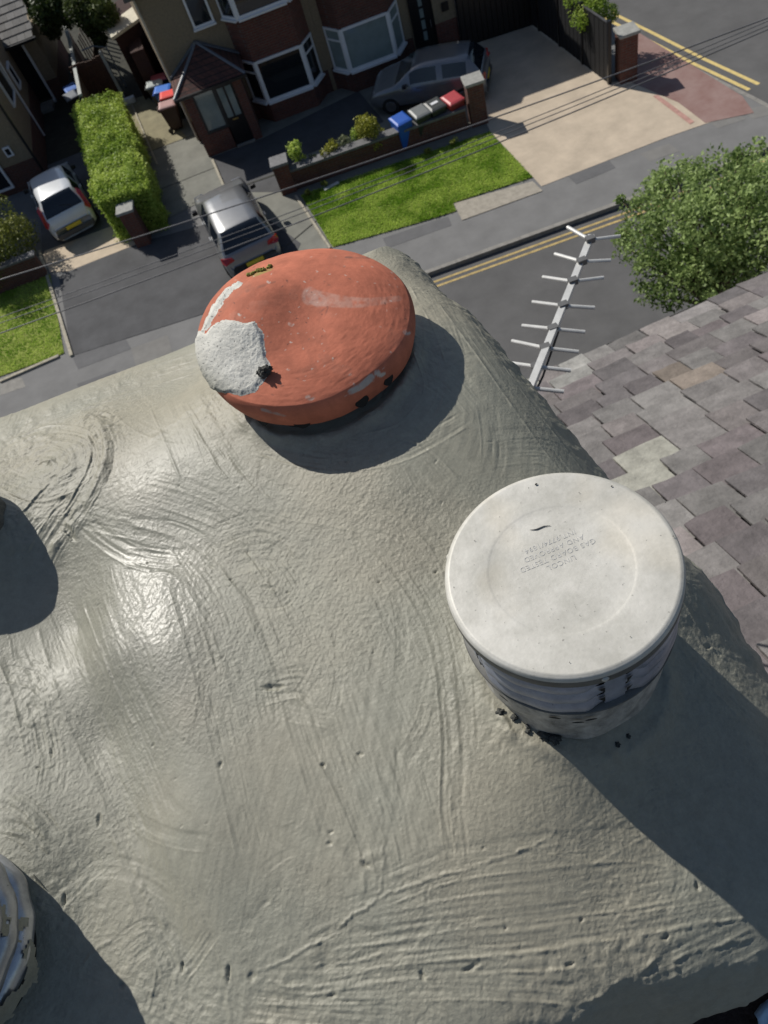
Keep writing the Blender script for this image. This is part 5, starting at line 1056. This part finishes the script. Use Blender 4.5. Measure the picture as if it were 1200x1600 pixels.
# ================================================================== ROOF BELOW THE CHIMNEY
ER = R(6); ed = Vector((math.cos(ER), math.sin(ER), 0)); PITCH = R(30); up_ = Vector((math.sin(ER)*math.cos(PITCH), -math.cos(ER)*math.cos(PITCH), math.sin(PITCH))); rn = ed.cross(up_)*1.0
if rn.z < 0: rn = -rn
e0 = at(903, 572, H-4.3)
nh = thing('near_house', 'near house with mauve-grey stone slate roof sloping down to the street', 'house', (1, 1, 0))
pal = [(.150, .136, .134), (.130, .116, .118), (.165, .155, .150), (.150, .143, .138), (.120, .110, .111), (.158, .142, .138), (.178, .170, .163), (.142, .122, .124)]
rnd = random.Random(77); rm = MB(); t = -.03; row = 0
EXPO = .205
while t < 4.9:
    s = -1.9+rnd.uniform(0, .2); 
    while s < 6.5:
        wd = rnd.uniform(.18, .31); r_ = rnd.random(); c = pal[rnd.randrange(len(pal))]
        if r_ > .982: c = (.30, .295, .26)
        elif r_ > .975: c = (.165, .142, .122)
        elif r_ > .93: c = (.215, .19, .185)
        qx, qy = toPix(e0+ed*(s+wd/2)+up_*(t+EXPO/2))
        for (ax, ay, cc) in ((1012, 742, (.30, .295, .255)), (912, 590, (.26, .255, .24)), (1078, 838, (.25, .235, .20)), (1045, 515, (.26, .235, .225)), (1105, 480, (.23, .215, .21)), (1150, 790, (.24, .24, .235)), (1080, 600, (.185, .155, .13))):
            if abs(qx-ax) < (42 if ay == 742 else 27) and abs(qy-ay) < (24 if ay == 742 else 16): c = cc
        k = rnd.uniform(.84, 1.18); c = tuple(q*k for q in c); hh = .012+rnd.uniform(0, .022); tl = rnd.uniform(-.004, .004); dt = rnd.uniform(-.014, .014)
        jl = [rnd.uniform(-.011, .011) for _ in range(4)]
        def Q(a, b, c_): return e0+ed*a+up_*b+rn*c_
        a0, a1, b0, b1 = s+.004+rnd.uniform(0, .003), s+wd-.005, t+dt, t+EXPO+.07
        lo = .018+hh+.012; hi = .014
        m1 = a0+(a1-a0)*.33; m2 = a0+(a1-a0)*.7
        vs = [Q(a0+jl[0]*.4, b0+jl[1], lo+tl), Q(m1, b0+jl[2]*.8, lo), Q(m2, b0+jl[3]*.8, lo), Q(a1+jl[2]*.4, b0+jl[0], lo-tl), Q(a1, b1, hi-tl), Q(a0, b1, hi+tl)]
        vb = [v-rn*.013 for v in vs]
        rm.add(vs+vb, [(0, 1, 2, 3, 4, 5), (6, 7, 1, 0), (7, 8, 2, 1), (8, 9, 3, 2), (9, 10, 4, 3), (11, 6, 0, 5)], c); s += wd
    t += EXPO; row += 1
rf = rm.build('slate_roof', attr_mat('stone_slates', .80, 0, .34, 9, .8, 45, spec=.4, bdist=.010), nh)
def Q(a, b, c_): return e0+ed*a+up_*b+rn*c_
MB().add([Q(-1.9, 0, 0), Q(6.5, 0, 0), Q(6.5, 4.9, 0), Q(-1.9, 4.9, 0)], [(0, 1, 2, 3)]).build('roof_deck', M_DARKIN0, nh)
rg0 = Q(-1.9, 4.9, .0); rg1 = Q(6.5, 4.9, .0)
bk = Vector((up_.x*-1, up_.y*-1, up_.z)) ; dn = Vector((math.sin(ER)*math.cos(PITCH), -math.cos(ER)*math.cos(PITCH), -math.sin(PITCH)))
MB().add([rg0, rg1, rg1+dn*4.9, rg0+dn*4.9], [(3, 2, 1, 0)]).build('rear_roof', M_ROOFT, nh); MB().tube([rg0, rg1], .09, 10).build('ridge', M_ROOFT, nh)
MB().tube([Q(-1.9, -.07, -.02), Q(6.5, -.07, -.02)], .055, 10).build('gutter', M_BLACK, nh)
w0 = Q(-1.8, .18, 0); w1_ = Q(6.4, .18, 0); bd = Vector((math.sin(ER), -math.cos(ER), 0))
MB().prism([w0[:2], w1_[:2], (w1_+bd*7.6)[:2], (w0+bd*7.6)[:2]], ZR-.02, w0.z-.12).build('wall', M_BRICK2, nh)
# near pavement
sheet('near_pavement', [(-40, -20), (40, -20), (40, 8.45), (-40, 8.45)], -.02, M_PAVE, False)
# pale sheet lying on the lower roof by the stack
ps = at(1178, 1583, H-1.115); mk = MB(); n = 14
vs = [(ps.x+.14*i/n, ps.y-.09*j/n+.3*(i/n)*.12+.004*math.sin(i), ps.z+.006*math.sin(i*.9+j*.7)+.004*math.sin(j*1.7)) for i in range(n+1) for j in range(n+1)]
o = MB().add(vs, [tuple(q) for q in gridfaces(n+1, n+1)]).build('plastic_sheet', mat('pale_blue_plastic', (.50, .66, .90), .4, var=.3, scale=30), None, smooth=True); so2 = o.modifiers.new('s', 'SOLIDIFY'); so2.thickness = .003
tag(o, 'crumpled pale blue plastic sheet below the brickwork at the bottom right corner', 'plastic sheet')

# ------------------------------------------------------------------ television aerial
ae = thing('television_aerial', 'white television aerial with bent cross rods beyond the right side of the chimney', 'aerial', tuple(at(834, 590, H-1.75)))
M_AE = mat('aerial_white', (.60, .60, .58), .45, .2, var=.12, scale=30)
za = H-1.75; A0 = at(924, 370, za); A1 = at(815, 640, za+.02)
MB().beam(A0, A1+(A1-A0)*.12, .020, .020).build('boom', M_AE, ae)
EL = [((887,355),(922,375),(969,369)), ((867,397),(909,409),(954,407)), ((848,433),(895,440),(943,434)), ((832,472),(880,478),(929,481)), ((816,509),(864,514),(914,519)), ((800,533),(852,544),(904,550)), ((786,566),(838,573),(892,579)), ((775,596),(826,606),(881,612))]
for l, c_, r_ in EL:
    L_, C_, R_ = at(*l, za-.005), at(*c_, za+.012), at(*r_, za-.005); MB().tube([L_, C_], .0062, 10).tube([C_, R_], .0062, 10).build('element', M_AE, ae)
    MB().box((C_.x-.014, C_.y-.010, za+.004), (C_.x+.014, C_.y+.010, za+.024)).build('clip', mat('aerial_clip', (.12, .12, .12), .5), ae)
MB().tube([A0.lerp(A1, .55)+Vector((.012, 0, -.016)), A0.lerp(A1, .8)+Vector((.015, 0, -.03)), A1+Vector((.01, 0, -.02))], .0035, 8).build('coax_lead', mat('coax', (.03, .03, .03), .5), ae, smooth=True)
ms = A1+(A1-A0)*.10; MB().tube([(ms.x, ms.y, H-3.6), (ms.x, ms.y, H-1.72)], .017, 10).build('mast', mat('galvanised', (.3, .3, .3), .4, .7), ae)

# ------------------------------------------------------------------ overhead cables
M_CABLE = mat('cable', (.13, .13, .135), .45)
for (a_, b_, lab, r_) in (((0, 437), (1200, 28), 'thickest upper overhead cable crossing above both driveways', .011), ((0, 496), (1200, 33), 'second overhead cable crossing above the lawn', .007), ((0, 505), (1200, 40), 'third thin overhead cable just under the second', .007), ((0, 521), (1200, 46), 'lowest overhead cable crossing the left lawn and the beige driveway', .010)):
    p = at(*a_, 8.0); q = at(*b_, 8.0); d = q-p; pts = [p+d*s+Vector((0, 0, -.10*(1-(2*s-1)**2))) for s in np.linspace(-1.5, 2.5, 33)]
    tag(MB().tube(pts, r_*.8, 6).build('overhead_cable', M_CABLE, None, smooth=True), lab, 'cable', 'overhead cables')

# ------------------------------------------------------------------ wheelie bins
def bin_(name, label, px_, py_, body_c, lid_c, z=1.02, rz=.0, group='wheelie bins behind the garden wall', sticker=None, sc=.88, loc=None):
    c = loc or at(px_, py_, z*.9)+Vector((0, .14, 0)); t = thing(name, label, 'wheelie bin', (c.x, c.y, 0.02), rz, group)
    mb = mat('plastic_%d_%d_%d' % tuple(int(q*999) for q in body_c), body_c, .5, var=.1); ml = mat('plastic_%d_%d_%d' % tuple(int(q*999) for q in lid_c), lid_c, .45, var=.1)
    n = 5; vs = []
    for z_, w_, d_ in ((.06, .20, .22), (.10, .22, .24), (.90, .27, .33), (.94, .285, .345), (.98, .285, .345)): vs += [(-w_, -d_, z_), (w_, -d_, z_), (w_, d_, z_), (-w_, d_, z_)]
    fs = [(3, 2, 1, 0)]+[(4*i+j, 4*i+(j+1) % 4, 4*i+4+(j+1) % 4, 4*i+4+j) for i in range(4) for j in range(4)]
    MB().add(vs, fs).build('body', mb, t, local=True, bevel=.02)
    lv = [(-.30, -.37, .985), (.30, -.37, .985), (.30, .36, .985), (-.30, .36, .985), (-.29, -.36, 1.03), (.29, -.36, 1.03), (.29, .35, 1.05), (-.29, .35, 1.05), (-.22, -.27, 1.065), (.22, -.27, 1.065), (.22, .25, 1.08), (-.22, .25, 1.08)]
    ld = MB().add(lv, [(3, 2, 1, 0), (0, 1, 5, 4), (1, 2, 6, 5), (2, 3, 7, 6), (3, 0, 4, 7), (4, 5, 9, 8), (5, 6, 10, 9), (6, 7, 11, 10), (7, 4, 8, 11), (8, 9, 10, 11)]).build('lid', ml, t, local=True, bevel=.012)
    if sticker: 
        q = MB().box((-.13, -.06, 1.078), (.13, .08, 1.086)).build('label_sticker', M_WHITE, t, local=True); q.parent = ld
    MB().tube([(-.24, .42, .96), (.24, .42, .96)], .018, 8).build('handle', mb, t, local=True)
    for s in (-1, 1): MB().tube([(s*.22, .27, .10), (s*.27, .27, .10)], .10, 16).build('wheel', M_BLACK, t, local=True)
    t.scale = (sc, sc, sc); return t
BL = (.012, .09, .42); DG = (.018, .026, .022)
bin_('wheelie_bin', 'bright blue wheelie bin behind the wall beside the golden shrub', 627, 190, BL, BL, rz=.25)
bin_('wheelie_bin', 'dark wheelie bin with worn grey lid next to the blue bin', 657, 178, DG, (.17, .18, .18), rz=.2)
bin_('wheelie_bin', 'black wheelie bin with a white sticker on its lid', 681, 167, DG, (.05, .055, .055), rz=.2, sticker=True)
bin_('wheelie_bin', 'dark red wheelie bin beside the pale-capped pier', 709, 157, (.20, .02, .02), (.42, .06, .07), rz=.25)
g2n = 'wheelie bins down the side path'
bin_('wheelie_bin', 'wheelie bin with a faded red lid furthest down the side path', 248, 124, DG, (.40, .09, .10), rz=1.5, group=g2n)
bin_('wheelie_bin', 'black wheelie bin with a pale grey lid in the side path group', 241, 133, (.02, .025, .03), (.42, .46, .45), rz=1.5, group=g2n)
bin_('wheelie_bin', 'blue-lidded wheelie bin in the side path group', 254, 142, BL, (.03, .16, .60), rz=1.4, group=g2n)
bin_('wheelie_bin', 'bright red-lidded wheelie bin in the side path group', 263, 150, DG, (.75, .06, .05), rz=1.5, group=g2n)
bin_('wheelie_bin', 'brown wheelie bin with a dull pink lid nearest the porch', 261, 166, (.045, .02, .014), (.42, .25, .24), rz=1.5, group=g2n)
bin_('wheelie_bin', 'blue wheelie bin behind the far end of the hedge', 110, 140, BL, (.02, .12, .45), rz=.3, group='wheelie bins behind the hedge')
bin_('wheelie_bin', 'grey wheelie bin behind the far end of the hedge', 110, 152, DG, (.13, .15, .18), rz=.3, group='wheelie bins behind the hedge')
c = at(198, 153, .25); tag(MB().box((c.x-.28, c.y-.1, .02), (c.x+.28, c.y+.12, .24)).build('storage_crate', mat('white_plastic', (.72, .74, .76), .5), None, bevel=.03), 'small white plastic crate at the far end of the slab path', 'crate')
c = at(518, 291, .05); tag(MB().beam(c+Vector((-.25, -.05, 0)), c+Vector((.25, .05, 0)), .12, .05).build('offcut', mat('pale_board', (.5, .52, .5), .7), None), 'pale board offcut lying on the lawn by the garden wall', 'board')

# ------------------------------------------------------------------ cars
def car(name, label, loc, rz, paint, Lc=4.05, W=1.70, hatch='hatch', dark_roofline=False, plate=(.62, .48, .04), scale=1.0, tall=False):
    t = thing(name, label, 'car', loc, rz)
    hw0 = W/2
    # x = 0 at the tail, Lc at the nose; stations: x, ztop, belt, half width, roof half width
    if hatch == 'hatch':
        st = [(0, .62, .60, .66, .6), (.03, .80, .74, .74, .62), (.10, .97, .90, .80, .60), (.16, 1.02, .93, .82, .60), (.30, 1.22, .95, .835, .58), (.46, 1.40, .955, .845, .56), (.60, 1.455, .955, .85, .57), (1.0, 1.485, .95, .855, .58), (1.6, 1.495, .94, .86, .58), (2.1, 1.475, .93, .86, .57), (2.35, 1.43, .925, .86, .565), (2.6, 1.29, .92, .86, .60), (2.85, 1.12, .92, .86, .66), (3.05, 1.0, .93, .86, .70), (3.15, .955, .92, .855, .70), (3.4, .90, .87, .85, .68), (3.7, .82, .80, .82, .62), (3.92, .72, .70, .74, .55), (4.02, .60, .58, .64, .45), (4.05, .48, .46, .58, .4)]
    st = [(x*Lc/4.05, zt, bt, hw*W/1.72, rw*W/1.72) for x, zt, bt, hw, rw in st]
    xs = []; 
    for i in range(len(st)-1):
        k = 3
        for j in range(k): xs.append(i+j/k)
    xs.append(len(st)-1); st_ = np.array(st)
    def S_(q):
        i = int(min(q, len(st)-1-1e-6)); f = q-i; p0 = st_[max(i-1, 0)]; p1 = st_[i]; p2 = st_[i+1]; p3 = st_[min(i+2, len(st)-1)]
        return p1*(1-f)+p2*f+ .5*f*(1-f)*((p1-p0)*(1-f)*.5+(p2-p3)*f*.5)*.6
    rows = []; meta = []
    for q in xs:
        x, zt, bt, hw, rw = S_(q); gh = zt-bt
        f = np.clip(gh/.45, 0, 1)
        half = [(0, .20), (hw*.80, .20), (hw*.97, .30), (hw, .50), (hw*1.0, .66), (hw*.985, bt*.55+.66*.45 if bt > .7 else bt-.04), (hw*.95, bt), (hw*.93-(hw*.93-rw*1.06)*.02, bt+gh*.10), (hw*.93*(1-.93*f)+rw*1.08*.93*f, bt+gh*.82), (rw*.98*f+hw*.85*(1-f), bt+gh*.95), (rw*.6, zt-.004), (0, zt)]
        half = [(y, min(z, zt)) for y, z in half]
        rows.append([(x, y, z) for y, z in half]); meta.append((x, zt, bt, gh))
    m_ = len(rows[0]); V = []; 
    for r_ in rows: V += [(x, y, z) for x, y, z in r_]+[(x, -y, z) for x, y, z in r_[1:-1]]
    mm = 2*m_-2
    def idx(i, j): # j 0..m-1 side +, then mirrored
        return i*mm+j
    ring = list(range(m_))+[m_+k for k in range(m_-2)][::-1]
    parts = {'body': MB(), 'windscreen': MB(), 'rear_window': MB(), 'side_window': MB(), 'side_window_b': MB()}
    FF = {k: [] for k in parts}
    for i in range(len(rows)-1):
        x = (meta[i][0]+meta[i+1][0])/2*4.05/Lc; gh = (meta[i][3]+meta[i+1][3])/2
        for a in range(len(ring)):
            b = (a+1) % len(ring); j = min(a, len(ring)-a) if a < m_ else len(ring)-a
            seg = a if a < m_-1 else len(ring)-1-a   # segment index from bottom centre
            key = 'body'
            if seg == 7 and gh > .20 and .62 < x < 2.52 and not (1.42 < x < 1.56) : key = 'side_window' if a < m_ else 'side_window_b'
            if seg in (8, 9, 10) and 2.40 < x < 3.02: key = 'windscreen' if seg != 8 else 'body'
            if seg in (9, 10) and .13 < x < .53: key = 'rear_window'
            f = (i*mm+ring[a], (i+1)*mm+ring[a], (i+1)*mm+ring[b], i*mm+ring[b]); FF[key].append(f)
    FF['body'].append(tuple(ring[::-1])); FF['body'].append(tuple((len(rows)-1)*mm+r_ for r_ in ring))
    V = [(-x, y, z) for x, y, z in V]     # tail at the origin, nose towards -x ... turned by the root
    for k, fl_ in FF.items():
        used = sorted({i for f in fl_ for i in f}); mp = {u_: i for i, u_ in enumerate(used)}
        k = k.replace('_b', '') if k.endswith('_b') else k; me = bpy.data.meshes.new(k); me.from_pydata([V[u_] for u_ in used], [], [tuple(mp[i] for i in f) for f in fl_]); me.update()
        mesh_obj(k, me, paint if k == 'body' else M_CARGLASS, t, True)
    for xw in (.78*Lc/4.05, 3.30*Lc/4.05):
        for s in (-1, 1):
            y0 = s*(hw0-.20); y1 = s*(hw0+.005); wt = thing('w', None, None); bpy.data.objects.remove(wt)
            ty = MB().tube([(-xw, y0, .31), (-xw, y0+(y1-y0)*.15, .31), (-xw, y1-(y1-y0)*.12, .31), (-xw, y1, .31)], [.28, .31, .31, .29], 28).build('tyre', M_TYRE, t, local=True, smooth=False)
            rim = MB().tube([(-xw, y1-.01*s, .31), (-xw, y1+.006*s, .31)], [.20, .18], 20).build('rim', M_RIM, t, local=True)
    for s in (-1, 1):
        k_ = W/1.72; tl = ([(-.075, .66*k_, .86), (-.05, .80*k_, .74), (-.12, .845*k_, .78), (-.38, .80*k_, 1.26), (-.42, .70*k_, 1.34), (-.36, .68*k_, 1.24), (-.16, .70*k_, .98)] if tall else [(-.045, .50*k_, .80), (-.03, .78*k_, .76), (-.14, .845*k_, .80), (-.20, .835*k_, .92), (-.10, .76*k_, .95), (-.075, .54*k_, .90)])
        tl = [(x, s*y, z) for x, y, z in tl]; n_ = len(tl); MB().add(tl, [tuple(range(n_)) if s < 0 else tuple(range(n_))[::-1]]).build('tail_light', M_TAIL, t, local=True).modifiers.new('s', 'SOLIDIFY').thickness = .05
        xm = 2.62*Lc/4.05; MB().add([(-xm, s*.86*W/1.72, .93), (-xm-.16, s*.88*W/1.72, .93), (-xm-.14, s*1.03*W/1.72, .95), (-xm+.02, s*1.03*W/1.72, .95), (-xm, s*.86*W/1.72, 1.06), (-xm-.16, s*.88*W/1.72, 1.04), (-xm-.13, s*1.02*W/1.72, 1.07), (-xm+.02, s*1.02*W/1.72, 1.08)], [(3, 2, 1, 0), (4, 5, 6, 7), (0, 1, 5, 4), (1, 2, 6, 5), (2, 3, 7, 6), (3, 0, 4, 7)]).build('mirror', M_BLACK, t, local=True, bevel=.02)
        MB().add([(-Lc+.10, s*.45, .60), (-Lc+.16, s*.72, .62), (-Lc+.30, s*.78, .76), (-Lc+.22, s*.50, .74)], [(0, 1, 2, 3) if s > 0 else (3, 2, 1, 0)]).build('headlight', mat('headlamp', (.5, .5, .52), .1), t, local=True).modifiers.new('s', 'SOLIDIFY').thickness = .04
        for xh in (1.35, 2.25): MB().beam((-xh, s*(.868*W/1.72), .84), (-xh-.18, s*(.868*W/1.72), .84), .03, .03).build('door_handle', paint, t, local=True)
    MB().box((.000, -.26, .47), (.018, .26, .59)).build('number_plate', mat('yellow_plate', plate, .6), t, local=True)
    MB().box((-.03, -.70*W/1.72, .26), (.035, .70*W/1.72, .44)).build('bumper', M_BUMP if hatch == 'hatch' else M_BUMP, t, local=True, bevel=.03)
    MB().beam((-.24, -.05, 1.175), (-.17, .28, 1.06), .015, .012).build('wiper', M_BLACK, t, local=True)
    t.scale = (scale, scale, scale); return t
M_CARGLASS = mat('car_glass', (.010, .014, .02), .05, var=.1, spec=.9); M_TYRE = mat('tyre_rubber', (.015, .015, .015), .85); M_RIM = mat('alloy_rim', (.22, .22, .23), .3, .8); M_TAIL = mat('tail_lamp_red', (.42, .01, .015), .15, coat=1); M_BUMP = mat('bumper_grey', (.07, .07, .07), .6)
P_WHITE = mat('silver_white_paint', (.66, .68, .70), .32, .10, var=.04, coat=.8); P_GREY = mat('mid_grey_paint', (.25, .255, .26), .36, .6, var=.05, coat=1); P_DARK = mat('gunmetal_paint', (.20, .21, .225), .30, .45, var=.05, coat=1)
car('hatchback_car', 'white and silver hatchback parked by the left house with tall red tail lights', (-8.02, 24.55, .016), R(104)+math.pi, P_WHITE, 3.75, 1.62, tall=True)
car('hatchback_car', 'mid grey hatchback with a sunlit pale roof parked on the tarmac drive below the porch', (-2.45, 19.35, .016), R(99)+math.pi, P_GREY, 4.15, 1.74)
car('hatchback_car', 'gunmetal grey hatchback parked side-on in front of the curtained bay window', (6.15, 24.45, .016), R(157)+math.pi, P_DARK, 4.25, 1.78, scale=.90)
